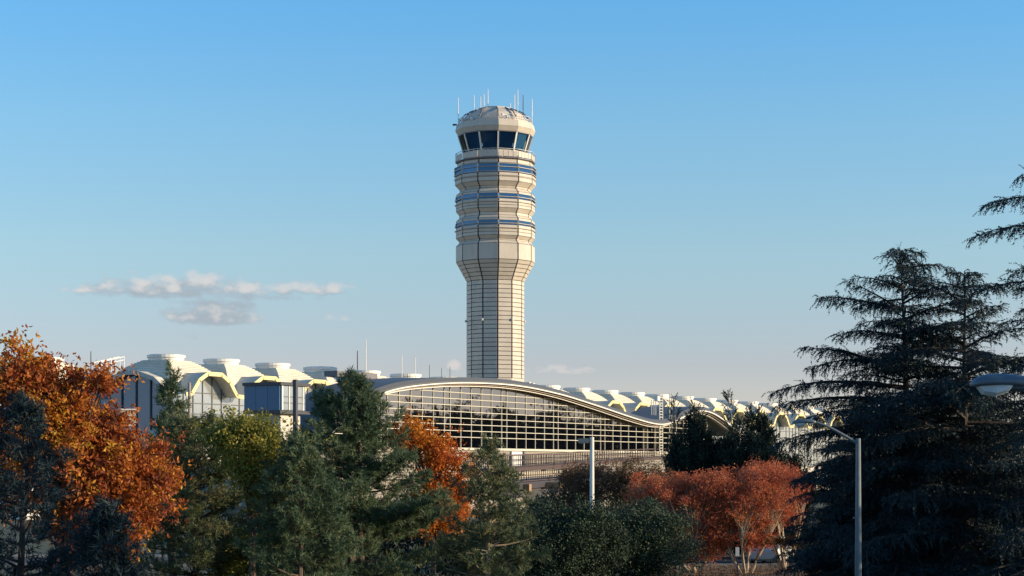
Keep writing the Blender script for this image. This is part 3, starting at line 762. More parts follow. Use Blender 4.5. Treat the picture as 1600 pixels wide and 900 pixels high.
def needle_tuft(rng, n=16, shoot=.10, ln=.11, w=.012, ang=(25, 75)):
    V = []; F = []
    for i in range(n):
        a = rng.uniform(0, 2 * math.pi); th = R(rng.uniform(*ang)); s = rng.uniform(0, shoot)
        d = np.array([math.sin(th) * math.cos(a), math.sin(th) * math.sin(a), math.cos(th)]); side = np.cross(d, rng.normal(size=3)); side /= np.linalg.norm(side)
        b = np.array([0, 0, s]); k = len(V); l = ln * rng.uniform(.7, 1.15)
        V += [b - side * w, b + side * w, b + d * l]; F.append((k, k + 1, k + 2))
    return np.array(V), np.array(F)
def leaf_twig(rng, n=6, L=.16, w=.05, droop=.6, spread=.12):
    """a few folded leaves about a short twig"""
    V = []; F = []
    for i in range(n):
        a = rng.uniform(0, 2 * math.pi); b = np.array([rng.normal() * spread * .5, rng.normal() * spread * .5, rng.uniform(-.5, 1) * spread])
        d = np.array([math.cos(a), math.sin(a), rng.uniform(-droop, .6)]); d /= np.linalg.norm(d)
        side = np.cross(d, rng.normal(size=3)); side /= np.linalg.norm(side); up = np.cross(side, d); l = L * rng.uniform(.7, 1.2); k = len(V)
        V += [b, b + d * l * .5 + side * w + up * w * .3, b + d * l, b + d * l * .5 - side * w + up * w * .3]
        F += [(k, k + 1, k + 2), (k, k + 2, k + 3)]
    return np.array(V), np.array(F)
def spray(rng, L=.42, n=26, ln=.07, w=.013, droop=.35):
    """cedar twig: runs along +z of the copy frame, hanging towards -y, needles all along it"""
    V = []; F = []
    for i in range(n):
        s = (i + rng.uniform(0, 1)) / n; b = np.array([0, -droop * L * s * s, L * s * (1 - .12 * s)])
        d = np.array([rng.normal() * .8, rng.normal() * .45 - .25, rng.uniform(.2, 1.0)]); d /= np.linalg.norm(d)
        side = np.cross(d, rng.normal(size=3)); side /= np.linalg.norm(side); k = len(V); l = ln * rng.uniform(.7, 1.3) * (1 - .4 * s)
        V += [b - side * w, b + side * w, b + d * l]; F.append((k, k + 1, k + 2))
    k = len(V); V += [np.array([.006, 0, 0]), np.array([-.006, 0, 0]), np.array([0, -droop * L, L * .88])]; F.append((k, k + 1, k + 2))
    return np.array(V), np.array(F)
def scatter(name, protos, pos, dirs, scale, m, parent, rng, roll=True, tint=None):
    pos = np.asarray(pos, float); dirs = np.asarray(dirs, float); N = len(pos); scale = np.asarray(scale, float) * np.ones(N)
    if tint is None: tint = rng.uniform(0, 1, N)
    which = rng.integers(0, len(protos), N); parts = []; tn = []
    for i, (pv, pf) in enumerate(protos):
        k = which == i
        if not k.any(): continue
        parts.append(instances(pv, pf, pos[k], dirs[k], scale[k], rng, roll)); tn.append(np.repeat(tint[k], len(pv)))
    return soup(name, parts, m, parent, tn)

def pine(label, x, y, Ht, Rad, seed, m='pine', bark='bark', power=.62, clear=.08, dens=1.0, group='pines', lean=0.0, scale=1.0, whorl=.42, name='pine_tree', leader=.10, cap=9.0):
    rng = np.random.default_rng(seed); root = thing(name, label, 'pine tree', (x, y, 0), 0, group)
    tk = MB(); tp_ = [(lean * (i / 8) ** 2 + rng.normal() * .03, rng.normal() * .03, Ht * .985 * i / 8) for i in range(9)]
    tk.path(tp_, [max(.018, .022 * Ht * (1 - i / 8.2)) for i in range(9)], 8)
    pos = []; dr = []; tn = []; h = Ht * clear
    def axis(z): return np.array([lean * (z / Ht) ** 2, 0, z])
    while h < Ht * .975:
        f = (h - Ht * clear) / (Ht * (1 - clear)); L0 = Rad * max(.0, 1 - f) ** power * (1.0 if f < 1 - leader else .55) + .10; L0 = min(L0, cap)
        nb = int(rng.integers(5, 8)); a0 = rng.uniform(0, 6.28)
        for j in range(nb):
            if rng.uniform() < .06: continue
            L = L0 * rng.uniform(.72, 1.12); a = a0 + j * 6.283 / nb + rng.normal() * .25; e = R(3 + 32 * f ** 2 + rng.normal() * 7)
            rad = np.array([math.cos(a), math.sin(a), 0]); lat = np.array([-math.sin(a), math.cos(a), 0]); up = np.array([0, 0, 1.0]); hb = h + rng.normal() * whorl * .25
            def pt(s): return axis(hb) + rad * (L * s * math.cos(e)) + up * (L * s * math.sin(e) + .16 * L * s * s - .10 * L * s * (1 - f))
            tk.path([pt(s) for s in (0, .35, .7, 1)], [.012 * L + .012, .009 * L + .01, .006 * L + .008, .006], 4)
            n = int(max(4, L * 12 * dens)); br = rng.normal() * .14 + .45
            for i in range(n):
                s = .22 + .80 * (i + rng.uniform()) / n; p = pt(min(s, 1.0)); sd = rng.choice((-1, 1)); tl_ = rng.uniform(.08, .42) * (1.15 - .55 * s) * min(1, L)
                q = p + lat * (sd * tl_) + rad * (tl_ * rng.uniform(.1, .8)) + up * (rng.uniform(-.05, .16))
                for _ in range(3):
                    pos.append(q + rng.normal(size=3) * .06); dr.append(rad * .55 + lat * sd * .35 + up * rng.uniform(.25, 1.1) + rng.normal(size=3) * .45); tn.append(np.clip(br + rng.normal() * .22, 0, 1))
        h += whorl * (1 - .45 * f) * rng.uniform(.8, 1.2)
    for i in range(16):
        pos.append(axis(Ht * rng.uniform(.95, 1.0)) + rng.normal(size=3) * .04); dr.append(np.array([0, 0, 1.0]) + rng.normal(size=3) * .4); tn.append(.5)
    tk.build('trunk', M[bark], root)
    pr_ = [needle_tuft(rng, 14, .15, .165, .0115) for _ in range(6)]
    scatter('crown', pr_, pos, dr, np.random.default_rng(1).uniform(.8, 1.25, len(pos)) * scale, M[m], root, rng, tint=np.array(tn))
    return root

def cedar(label, x, y, Ht, Rad, seed, group='cedars', clear=.06, nl=62, m='cedar', flat=False, lean=0.0, power=.9, dens=1.0, extra=()):
    rng = np.random.default_rng(seed); root = thing('cedar_tree', label, 'cedar tree', (x, y, 0), 0, group)
    tk = MB(); tk.path([(lean * (i / 9) ** 3, 0, Ht * .99 * i / 9) for i in range(10)], [max(.02, .021 * Ht * (1 - i / 9.15)) for i in range(10)], 8)
    pos = []; dr = []; sc = []; tn = []; up = np.array([0, 0, 1.0])
    for k in range(nl + len(extra)):
        f = min(1.0, (k + rng.uniform(0, 1)) / nl) ** 1.3; h = Ht * (clear + (1 - clear) * f * .985); a = k * 2.39996 + rng.normal() * .8
        L = (Rad * max(0, 1 - f ** 1.2) ** power if not flat else Rad * max(0, 1 - f ** 3.5) ** .7) * rng.uniform(.30, 1.15) + .35
        rise = .04 + .34 * f + rng.normal() * .15; dip = .08 + .22 * rng.uniform()
        if k >= nl: h, a, L, rise, dip = extra[k - nl]; f = h / Ht
        rad = np.array([math.cos(a), math.sin(a), 0]); lat = np.array([-math.sin(a), math.cos(a), 0]); bx = np.array([lean * (h / Ht) ** 3, 0, h])
        bend = rng.normal() * .25
        def pt(s): return bx + rad * (L * s) + lat * (bend * L * s * s) + up * (L * (rise * s - dip * s ** 3))
        ss = np.linspace(0, 1, 6); tk.path([pt(s) for s in ss], [max(.008, (.016 * L + .02) * (1 - .9 * s)) for s in ss], 5)
        n = int(max(8, L * 7.2 * dens)); br = np.clip(rng.normal() * .2 + .4, 0, 1)
        for i in range(n):
            s = .10 + .9 * (i + rng.uniform()) / n; p = pt(s); tang = unit(pt(min(1, s + .02)) - pt(s - .02))
            for sd in (-1, 1):
                wl_ = min(1.5, .32 * L) * (math.sin(math.pi * min(1, s * .80 + .16)) ** .8) * rng.uniform(.5, 1.1) + .08
                dd = unit(lat * sd + tang * rng.uniform(.5, 1.1)); m_ = max(1, int(wl_ / .30))
                for j in range(m_):
                    t = (j + rng.uniform(.0, .6)) / m_; q = p + dd * (wl_ * t) - up * (.22 * wl_ * t * t)
                    pos.append(q + rng.normal(size=3) * .03); dr.append(dd + tang * rng.uniform(-.2, .5) - up * rng.uniform(-.25, .7) + rng.normal(size=3) * .38); sc.append(rng.uniform(.45, 1.35)); tn.append(np.clip(br + rng.normal() * .2, 0, 1))
            if rng.uniform() < .45:
                pos.append(p); dr.append(tang * .6 - up * rng.uniform(.4, 1.2) + rng.normal(size=3) * .2); sc.append(rng.uniform(.6, 1.0)); tn.append(br)
        for i in range(4):
            pos.append(pt(.97)); dr.append(unit(pt(1.0) - pt(.9)) + rng.normal(size=3) * .2 - up * .2); sc.append(rng.uniform(.6, 1.0)); tn.append(br)
    tip = np.array([lean, 0, Ht * .93])
    for i in range(26):
        t = rng.uniform(0, 1); pos.append(np.array([lean * (.93 + .07 * t) ** 3, 0, Ht * (.92 + .075 * t)])); dr.append(unit(rng.normal(size=3) * np.array([1, 1, .2])) * (1.1 - t) + up * .5 * t - up * .25); sc.append(.9 - .4 * t); tn.append(.4)
    tk.build('trunk', M['bark_dark'], root)
    pr_ = [spray(rng, .58, 15, .135, .023) for _ in range(6)]
    scatter('crown', pr_, pos, dr, sc, M[m], root, rng, roll=False, tint=np.array(tn))
    return root

def clump_tree(name, label, cat, x, y, ells, nclump, per, proto_fn, m, bark, seed, group=None, stems=1, r0=.14, csize=.38, shell=.55, stem_spread=.3, vdir=(0, 0, .3), spread_dir=.8, fork=.35, sc=(.8, 1.2), twigs=True):
    """broadleaf tree: ells = [(cx, cy, cz, rx, ry, rz)] relative to the base; leaves in clumps on limbs that grow from the stems"""
    rng = np.random.default_rng(seed); root = thing(name, label, cat, (x, y, 0), 0, group)
    vol = np.array([e[3] * e[4] * e[5] for e in ells]) ** .75; vol /= vol.sum(); cl = []
    while len(cl) < nclump:
        e = ells[rng.choice(len(ells), p=vol)]; d = unit(rng.normal(size=3)); rr_ = (shell + (1 - shell) * rng.uniform()) ** .7
        q = np.array(e[:3]) + d * np.array(e[3:]) * rr_
        if q[2] > .25: cl.append(q)
    cl = np.array(cl); zlo = cl[:, 2].min()
    tk = MB(); cen = np.array([np.mean([e[0] for e in ells]), np.mean([e[1] for e in ells])]); sts = []
    for k in range(stems):
        a = 6.283 * k / stems + rng.uniform(0, 1); b = np.array([math.cos(a) * stem_spread * .35, math.sin(a) * stem_spread * .35, 0]) * (stems > 1)
        top_ = np.array([cen[0] * .6, cen[1] * .6, zlo + fork * (cl[:, 2].max() - zlo)]) + np.array([math.cos(a), math.sin(a), 0]) * stem_spread * (1.6 if stems > 1 else 0)
        mid = (b + top_) / 2 + rng.normal(size=3) * .08 * np.array([1, 1, 0]); sts.append((b, mid, top_))
        tk.path([b, b * .6 + mid * .4, mid, top_], [r0 * 1.15, r0 * .95, r0 * .8, r0 * .55], 7)
    for q in cl:
        b, mid, t_ = sts[int(rng.integers(stems))] if stems == 1 else min(sts, key=lambda s: np.linalg.norm(s[2][:2] - q[:2]) + rng.uniform(0, .6))
        u = rng.uniform(.2, 1); p0 = mid * (1 - u) + t_ * u; m1 = p0 * .5 + q * .5 + np.array([0, 0, .12 * np.linalg.norm(q - p0)]) + rng.normal(size=3) * .1
        tk.path([p0, m1, q], [r0 * .32, r0 * .2, .012], 5)
        if twigs:
            for _ in range(3): tk.path([q * .75 + m1 * .25, q + rng.normal(size=3) * csize * .8], [.014, .005], 3)
    tk.build('trunk', M[bark], root)
    N = nclump * per; ci = rng.integers(0, nclump, N); ctint = np.clip(rng.normal(.5, .2, nclump), 0, 1)
    csz = csize * rng.uniform(.6, 1.35, nclump)
    pos = cl[ci] + rng.normal(size=(N, 3)) * csz[ci][:, None] * np.array([1, 1, .7]); pos[:, 2] = np.maximum(pos[:, 2], .12)
    dr = rng.normal(size=(N, 3)) * spread_dir + np.array(vdir)
    pr_ = [proto_fn(rng) for _ in range(6)]
    scatter('crown', pr_, pos, dr, rng.uniform(sc[0], sc[1], N), M[m], root, rng, tint=np.clip(ctint[ci] + rng.normal(size=N) * .2, 0, 1))
    return root

def at(u, Y): return ((u - 800) / FPX * Y, Y)
def px(v, Y): return CAM_Z + (HOR - v) * Y / FPX          # height of row v at distance Y

# ------------------------------------------------------------------ trees
# pines
x, y = at(305, 58); pine('grey-green pine with a broad flat top beside the orange oak', x, y, px(658, 58), 2.6, 11, 'pine_brown', power=.5, clear=.06, leader=.03)
x, y = at(268, 60.5); pine('slender young pine whose leader stands before the grey arched gable', x, y, px(586, 60.5), .95, 12, 'pine', power=.75, clear=.45, whorl=.55, dens=.8)
x, y = at(546, 62); pine('largest dense blue-green pine with a twin-tipped pointed top', x, y, px(586, 62), 5.8, 13, 'pine', power=1.0, clear=.04, dens=1.1, cap=3.3)
x, y = at(562, 61); pine('small pine tip crowded against the top of the largest pine', x, y, px(590, 61), .5, 18, 'pine', power=.7, clear=.35)
x, y = at(468, 54); pine('low bushy pine under the yellow-green tree, its top at the dark post', x, y, px(690, 54), 2.2, 14, 'pine', power=.7, clear=.05)
x, y = at(764, 57); pine('smaller brownish pine with bare white trunk beside the slim orange tree', x, y, px(695, 57), 2.05, 15, 'pine_brown', 'bark_pale', power=.72, clear=.10, dens=.9)
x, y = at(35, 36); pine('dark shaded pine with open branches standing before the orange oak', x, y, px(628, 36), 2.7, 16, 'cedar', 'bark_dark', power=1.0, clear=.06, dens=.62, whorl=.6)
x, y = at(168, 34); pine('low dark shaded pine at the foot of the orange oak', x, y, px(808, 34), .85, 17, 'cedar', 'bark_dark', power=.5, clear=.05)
# oak, slim orange tree, yellow-green tree
k = 70 / FPX
oakp = lambda rng: leaf_twig(rng, 6, .14, .030, .9, .12)
x, y = at(95, 48)
def E(u, v, ru, rv, Y, x0, dep=1.0): kk = Y / FPX; return ((u - 800) * kk - x0, 0, px(v, Y), ru * kk, ru * kk * dep, rv * kk)
clump_tree('oak_tree', 'large russet and orange oak in autumn leaf before the domed terminal', 'oak tree', x, y,
           [E(20, 635, 75, 72, 48, x), E(75, 612, 66, 58, 48, x), E(135, 640, 55, 75, 48, x), E(190, 740, 80, 65, 48, x), E(225, 765, 48, 55, 48, x), E(90, 730, 110, 95, 48, x), E(150, 830, 70, 45, 48, x), E(40, 575, 45, 34, 48, x)],
           210, 46, oakp, 'oak', 'bark', 21, csize=.26, r0=.2)
x, y = at(680, 69)
clump_tree('maple_tree', 'slim bright orange tree leaning out between two pines', 'maple tree', x, y,
           [E(640, 678, 22, 22, 69, x), E(664, 708, 32, 32, 69, x), E(696, 750, 34, 46, 69, x), E(702, 790, 26, 40, 69, x), E(672, 790, 36, 45, 69, x)], 75, 46, oakp, 'orange', 'bark', 22, csize=.28, r0=.1)
x, y = at(395, 55.5)
clump_tree('yellow_green_tree', 'yellow-green broadleaf tree between the flat-topped pine and the largest pine', 'broadleaf tree', x, y,
           [E(358, 682, 38, 26, 55.5, x), E(400, 700, 48, 40, 55.5, x), E(422, 745, 36, 45, 55.5, x)], 75, 46, lambda r: leaf_twig(r, 6, .11, .030, .8, .13), 'yellowgreen', 'bark', 23, csize=.30, r0=.12)
x, y = at(385, 58)
clump_tree('green_sapling', 'small leafy green sapling low between the two big pines', 'sapling', x, y,
           [E(395, 850, 28, 40, 58, x), E(370, 880, 30, 30, 58, x)], 22, 40, lambda r: leaf_twig(r, 6, .10, .03, .8, .12), 'yellowgreen', 'bark', 24, csize=.25, r0=.06)
# evergreen hollies
hol = lambda r: leaf_twig(r, 7, .085, .024, .4, .13)
for u, Y, ells, sd, lb in ((880, 70, [(865, 850, 62, 55), (905, 815, 42, 30), (850, 890, 55, 50), (935, 850, 45, 50)], 31, 'glossy dark evergreen holly at the foot of the square-headed lamp post'),
                           (985, 72, [(985, 838, 58, 42), (1020, 815, 44, 30), (960, 870, 70, 55), (1050, 870, 42, 60), (945, 815, 30, 25)], 32, 'broad dark evergreen holly beside the red crape myrtles')):
    x, y = at(u, Y)
    clump_tree('holly_tree', lb, 'holly', x, y, [E(a, b, c, d, Y, x) for a, b, c, d in ells], 150, 42, hol, 'holly', 'bark_dark', sd, 'evergreen hollies', csize=.30, r0=.1)
# crape myrtles
myr = lambda r: leaf_twig(r, 6, .085, .022, .3, .12)
for u, Y, ells, sd, lb, n in ((1085, 101, [(1070, 775, 95, 24), (1030, 762, 60, 22), (1100, 757, 70, 20), (1085, 805, 75, 28), (1090, 838, 66, 30), (1085, 862, 50, 16), (1005, 772, 30, 14)], 41, 'wide rust-red crape myrtle with dark close-set stems beside the holly', 230),
                              (1165, 100.5, [(1165, 770, 95, 24), (1150, 750, 80, 18), (1200, 752, 66, 20), (1180, 803, 72, 28), (1150, 832, 66, 28), (1135, 790, 60, 26), (1190, 845, 30, 14)], 42, 'rust-red crape myrtle with sunlit pale fanned stems and the small white sign under it', 240),
                              (1228, 103, [(1222, 772, 46, 28), (1195, 737, 46, 12), (1240, 752, 36, 14), (1215, 805, 32, 20)], 43, 'coral-red crape myrtle reaching into the dark cedar branches', 95),
                              (1243, 93, [(1236, 852, 20, 12), (1252, 866, 14, 12), (1215, 848, 14, 10)], 44, 'tiny orange crape myrtle with a thin white stem by the cedar', 16)):
    x, y = at(u, Y); small = sd == 44
    clump_tree('crape_myrtle', lb, 'crape myrtle', x, y, [E(a, b, c, d, Y, x, .8) for a, b, c, d in ells], n, 40 if not small else 24, myr, 'myrtle' if not small else 'orange', 'bark_pale', sd, 'crape myrtles on the mulch bank',
               stems=1 if small else 6, r0=.05 if small else .085, csize=.24 if not small else .16, stem_spread=.75, vdir=(0, 0, .9), fork=.12, shell=.3)
# dark foliage added to stand in for the shade under the trees
def filler_hedge(label, u0, u1, Y, vtop, seed, dep=1.6):
    rng = np.random.default_rng(seed); x0, x1 = at(u0, Y)[0], at(u1, Y)[0]; h = px(vtop, Y); root = thing('filler_hedge', label, 'filler_hedge', ((x0 + x1) / 2, Y, 0), 0, 'dark foliage added for shade')
    n = int((x1 - x0) * h * 125); L = x1 - x0; xs = rng.uniform(-L / 2, L / 2, n); hh = h * (.86 + .10 * np.sin(xs * 1.3 + seed) + .07 * np.sin(xs * 3.1) + .05 * rng.normal(size=n))
    zz = hh * rng.uniform(0, 1, n) ** .6; pos = np.stack([xs, rng.uniform(-dep / 2, dep / 2, n), np.maximum(.08, zz)], 1)
    tk = MB()
    for xq in np.arange(-L / 2 + .4, L / 2, 1.1): tk.path([(float(xq), 0, 0), (float(xq) + .1, 0, h * .45), (float(xq), .1, h * .75)], [.06, .05, .02], 5)
    tk.build('stems', M['bark_dark'], root)
    scatter('crown', [leaf_twig(rng, 6, .13, .04, .4, .16) for _ in range(5)], pos, rng.normal(size=(n, 3)) + np.array([0, 0, .4]), rng.uniform(.8, 1.3, n), M['juniper'], root, rng)
filler_hedge('long dark foliage added for the shade behind the pines and the slim orange tree', 330, 860, 76, 782, 81)
filler_hedge('dark foliage added for the shade across the road behind the crape myrtle stems', 1040, 1330, 124, 812, 82)
# brown shrubs behind
for u, Y, ells, sd, lb in ((920, 118, [(920, 750, 42, 30), (900, 775, 40, 30), (950, 770, 35, 30)], 51, 'brown and olive small tree behind the lamp post by the trestle'),
                           (1005, 116, [(1000, 740, 45, 22), (985, 765, 50, 28), (1035, 755, 30, 25)], 52, 'brown-orange small tree under the concourse wall beside the dark junipers')):
    x, y = at(u, Y)
    clump_tree('autumn_shrub', lb, 'small tree', x, y, [E(a, b, c, d, Y, x) for a, b, c, d in ells], 75, 40, lambda r: leaf_twig(r, 6, .11, .03, .5, .13), 'shrub', 'bark', sd, 'brown small trees below the concourse', csize=.36, r0=.09)
# junipers
def juniper(label, u, Y, vtop, rad, seed, tips):
    rng = np.random.default_rng(seed); x, y = at(u, Y); Ht = px(vtop, Y); root = thing('juniper_tree', label, 'juniper', (x, y, 0), 0, 'dark junipers before the concourse')
    tk = MB().path([(0, 0, 0), (0, 0, Ht * .5), (0, 0, Ht * .96)], [.16, .1, .02], 7); pos = []; dr = []; sc = []
    for t in range(tips):
        a = rng.uniform(0, 6.28); q = math.sqrt(rng.uniform()) ; rr_ = rad * q * .8; tx, ty = rr_ * math.cos(a), rr_ * math.sin(a)
        h1 = Ht * (1 - .42 * q ** 1.2) * rng.uniform(.9, 1.0) if t else Ht
        n = 150
        for i in range(n):
            s = rng.uniform(0, 1) ** .8; z = .4 + (h1 - .4) * s; w = .70 * (1 - s) ** .5 * rng.uniform(.2, 1); b = rng.uniform(0, 6.28)
            pos.append((tx * (.4 + .6 * s) + w * math.cos(b), ty * (.4 + .6 * s) + w * math.sin(b), z)); dr.append((.55 * math.cos(b), .55 * math.sin(b), 1.0)); sc.append(rng.uniform(.7, 1.2))
        tk.path([(0, 0, h1 * .15), (tx * .6, ty * .6, h1 * .5), (tx, ty, h1 * .95)], [.05, .04, .012], 5)
    tk.build('trunk', M['bark_dark'], root)
    scatter('crown', [spray(rng, .62, 15, .17, .032, .05) for _ in range(5)], pos, np.array(dr) + rng.normal(size=(len(dr), 3)) * .2, sc, M['juniper'], root, rng, roll=True)
juniper('dark pointed juniper hiding the end of the glass concourse', 1088, 120, 624, 2.7, 61, 60)
juniper('dark spiky-topped juniper against the far yellow arches', 1174, 118, 618, 2.8, 62, 60)
juniper('low dark juniper filling the gap between the two pointed junipers', 1130, 121, 668, 2.6, 63, 40)
juniper('broad dark juniper before the far pale arches beside the cedar limbs', 1222, 122, 690, 2.6, 66, 40)
juniper('low dark evergreen added for the shadow under the trestle pier behind the holly', 862, 128, 757, 2.2, 64, 18)  # both low evergreens are added to stand in for shadow below the trestle
juniper('low dark evergreen added for the shadow between the trestle and the brown small trees', 905, 127, 762, 2.0, 65, 16)
# cedars
PI = math.pi
x, y = at(1418, 86); cedA = cedar('dark deodar cedar with drooping leader and long low limbs by the curved-arm lamp', x, y, px(383, 86), 6.0, 71, lean=-.35, nl=165, power=.62,
      extra=[(9.1, PI + .1, 6.3, .12, .16), (8.5, PI - .2, 5.9, .10, .14), (12.6, PI, 3.9, .22, .10), (11.3, PI + .3, 3.4, .22, .2), (10.2, PI - .4, 4.2, .15, .2), (13.6, PI + .1, 2.3, .35, .2), (7.2, PI, 5.8, .05, .15), (14.4, .1, 2.6, .25, .3), (5.6, PI + .2, 5.9, .08, .2)])
x, y = at(1507, 84); cedB = cedar('dark flat-topped cedar with a bare trunk showing behind the hooded street lamp head', x, y, px(418, 84), 5.2, 72, flat=True, nl=125, dens=.9)
x, y = at(1672, 80); cedC = cedar('tallest dark cedar, its limb tips nodding against the open sky', x, y, px(200, 80), 4.4, 73, nl=120, power=.8,
      extra=[(16.6, PI, 3.5, .18, .22), (15.5, PI + .15, 3.7, .12, .2), (17.6, PI - .1, 2.3, .25, .3), (14.0, PI, 2.6, .1, .3), (13.2, PI - .2, 3.6, .1, .15)])
# the dark understorey of the grove
for u, Y, s_, rz, src, lb in ((1322, 91, .40, 1.3, cedA, 'young dark cedar low between the crape myrtles and the curved-arm lamp'), (1345, 90.5, .58, 2.9, cedA, 'broad dark cedar behind the pole of the curved-arm lamp'),
                              (1400, 92, .60, 5.1, cedB, 'dark cedar under the long limbs of the deodar'), (1460, 91, .64, 4.4, cedA, 'dark cedar filling in behind the flat-topped one'),
                              (1525, 92, .62, 2.1, cedA, 'dense low cedar below the hooded street lamp head'), (1585, 91, .68, .7, cedB, 'low dark cedar beneath the tallest cedar')):
    c = copy_tree(src); x, y = at(u, Y); c.location = (x, y, 0); c.rotation_euler = (0, 0, rz); c.scale = (s_ * 1.15, s_ * 1.15, s_); c['label'] = lb
# unseen cedars added out of frame to the right, to shade the planting
for i, (x, y, s_, rz) in enumerate(((12.8, 25.2, .62, 2.0), (16.0, 27.5, .85, 1.0), (16.5, 34, .85, 2.2), (25, 55, .66, .4), (27.5, 62, .64, 4.0), (29, 68.5, .56, 3.0), (40, 114, .95, 3.0))):
    c = copy_tree(cedB); c.location = (x, y, 0); c.rotation_euler = (0, 0, rz); c.scale = (s_, s_, s_)
    c['label'] = 'unseen cedar added beyond the hooded street lamp for its shade'
# unseen wood added off to the right so the glass wall mirrors something dark
rng = np.random.default_rng(90); pos = []; 
for i in range(190):
    t = rng.uniform(0, 1); cx, cy = 150 + 75 * t + rng.normal() * 8, 255 + 230 * t + rng.normal() * 5; hh = 19.0 + 2.5 * math.sin(t * 23) * math.sin(t * 9 + 1) + rng.normal() * 1.5
    n = 90; d = unit(rng.normal(size=(n, 3))) * (rng.uniform(size=(n, 1)) ** .4); pos.append(np.array([cx, cy, hh * .55]) + d * np.array([4.5, 4.5, hh * .48]))
pos = np.concatenate(pos); wd = scatter('added_wood', [leaf_twig(rng, 6, 1.2, .45, .5, .8) for _ in range(4)], pos, rng.normal(size=(len(pos), 3)), rng.uniform(.8, 1.3, len(pos)), M['woods'], None, rng)
wd['kind'] = 'stuff'; wd['label'] = 'unseen dark wood added for its reflection in the glass wall'; wd['category'] = 'wood'
# leaf litter and low ground cover on the bank
pos = np.stack([rng.uniform(-4, 22, 5000), rng.uniform(93, 107, 5000), rng.uniform(.01, .06, 5000)], 1)
lt = scatter('leaf_litter', [leaf_twig(rng, 4, .09, .03, .1, .2) for _ in range(3)], pos, np.tile([[0, 0, 1.0]], (5000, 1)), np.full(5000, 1.0), M['shrub'], None, rng)
lt['kind'] = 'stuff'; lt['label'] = 'dry brown leaf litter on the mulch bank'; lt['category'] = 'leaf litter'

# ------------------------------------------------------------------ street lamps
def cobra_head(mb_body, mb_glass, o, d, k=1.0):
    """luminaire whose nose points along d from o"""
    d = Vector(d).normalized(); s = d.cross(Vector((0, 0, 1))).normalized(); up = s.cross(d)
    secs = [(-.12, .06, .06, 0), (0, .10, .10, .01), (.25, .15, .12, .02), (.50, .18, .125, .02), (.68, .18, .115, .01), (.78, .14, .085, -.005), (.84, .06, .04, -.02)]; n = 12; k0 = len(mb_body.v)
    for t, w, h, dz in secs:
        for j in range(n):
            a = 2 * math.pi * j / n; zz = math.sin(a) * h * (1.0 if math.sin(a) > 0 else .45)
            mb_body.v.append(tuple(Vector(o) + d * t * k + s * (math.cos(a) * w * k) + up * ((zz + dz) * k)))
    for i in range(len(secs) - 1):
        for j in range(n):
            a, b = k0 + i * n + j, k0 + i * n + (j + 1) % n; mb_body.f.append((a, b, b + n, a + n))
    mb_body.f.append(tuple(k0 + j for j in reversed(range(n)))); mb_body.f.append(tuple(k0 + (len(secs) - 1) * n + j for j in range(n)))
    g = [(.30, .12, -.03), (.36, .13, -.11), (.52, .13, -.17), (.68, .11, -.14), (.76, .09, -.04)]; k1 = len(mb_glass.v); m = 6     # drop lens, a closed bowl
    for t, w, dz in g:
        for q, f in ((-1, 0), (-.9, .7), (-.45, 1), (.45, 1), (.9, .7), (1, 0)): mb_glass.v.append(tuple(Vector(o) + d * t * k + s * (q * w * k) + up * (dz * f * k)))
    for i in range(len(g) - 1):
        for j in range(m):
            a, b = k1 + i * m + j, k1 + i * m + (j + 1) % m; mb_glass.f.append((a, b, b + m, a + m))
    mb_glass.f.append(tuple(k1 + j for j in reversed(range(m)))); mb_glass.f.append(tuple(k1 + (len(g) - 1) * m + j for j in range(m)))
# curved-arm lamp before the cedars
Y = 70; kk = Y / FPX; b = P(1341, 735, Y)
L1 = thing('street_lamp', 'grey street lamp with a curved arm before the dark cedars', 'street lamp', (b.x, b.y, 0), 0, 'street lamps')
ht = px(685, Y)
MB().path([(0, 0, 0), (0, 0, .25), (0, 0, .26), (0, 0, ht)], [.2, .2, .135, .088], 10).build('pole', M['galv'], L1)
apts = [((u - 1341) * kk, 0, px(v, Y)) for u, v in ((1339, 692), (1325, 684), (1306, 673), (1290, 665), (1278, 661), (1270, 660))]
MB().path(apts, [.062, .058, .053, .05, .045, .04], 8).build('arm', M['galv'], L1)
hb, hg = MB(), MB(); cobra_head(hb, hg, apts[-1], (-1, .3, -.02), .9); h_ = hb.build('luminaire', M['galv'], L1, smooth=True); hg.build('lens', M['lamp_glass'], h_)
MB().box((-.13, -.02, px(809, Y)), (.12, .1, .06)).build('bracket', M['galv'], L1)
# near lamp: pole out of the picture, head reaching in
Y = 27.0; kk = Y / FPX; nose = P(1516, 604, Y)
px_pole = 9.6; L2 = thing('street_lamp', 'blue-grey street lamp with big hooded head and clear lens, close to the cedars', 'street lamp', (px_pole, Y, 0), 0, 'street lamps')
hz = nose.z
MB().path([(0, 0, 0), (0, 0, hz - .6)], [.13, .09], 10).build('pole', M['lamp_body'], L2)
hb, hg = MB(), MB(); o_ = (nose.x - px_pole + .88, 0, hz + .02); cobra_head(hb, hg, o_, (-1, -.05, .02), 1.05); h_ = hb.build('luminaire', M['lamp_body'], L2, smooth=True); hg.build('lens', M['lamp_glass'], h_)
MB().path([(o_[0] - .35, 0, hz + .03), (o_[0] + .3, 0, hz + .02), (o_[0] + 1.0, 0, hz - .1), (0, 0, hz - .75)], [.10, .10, .085, .06], 10).build('arm', M['lamp_body'], L2)
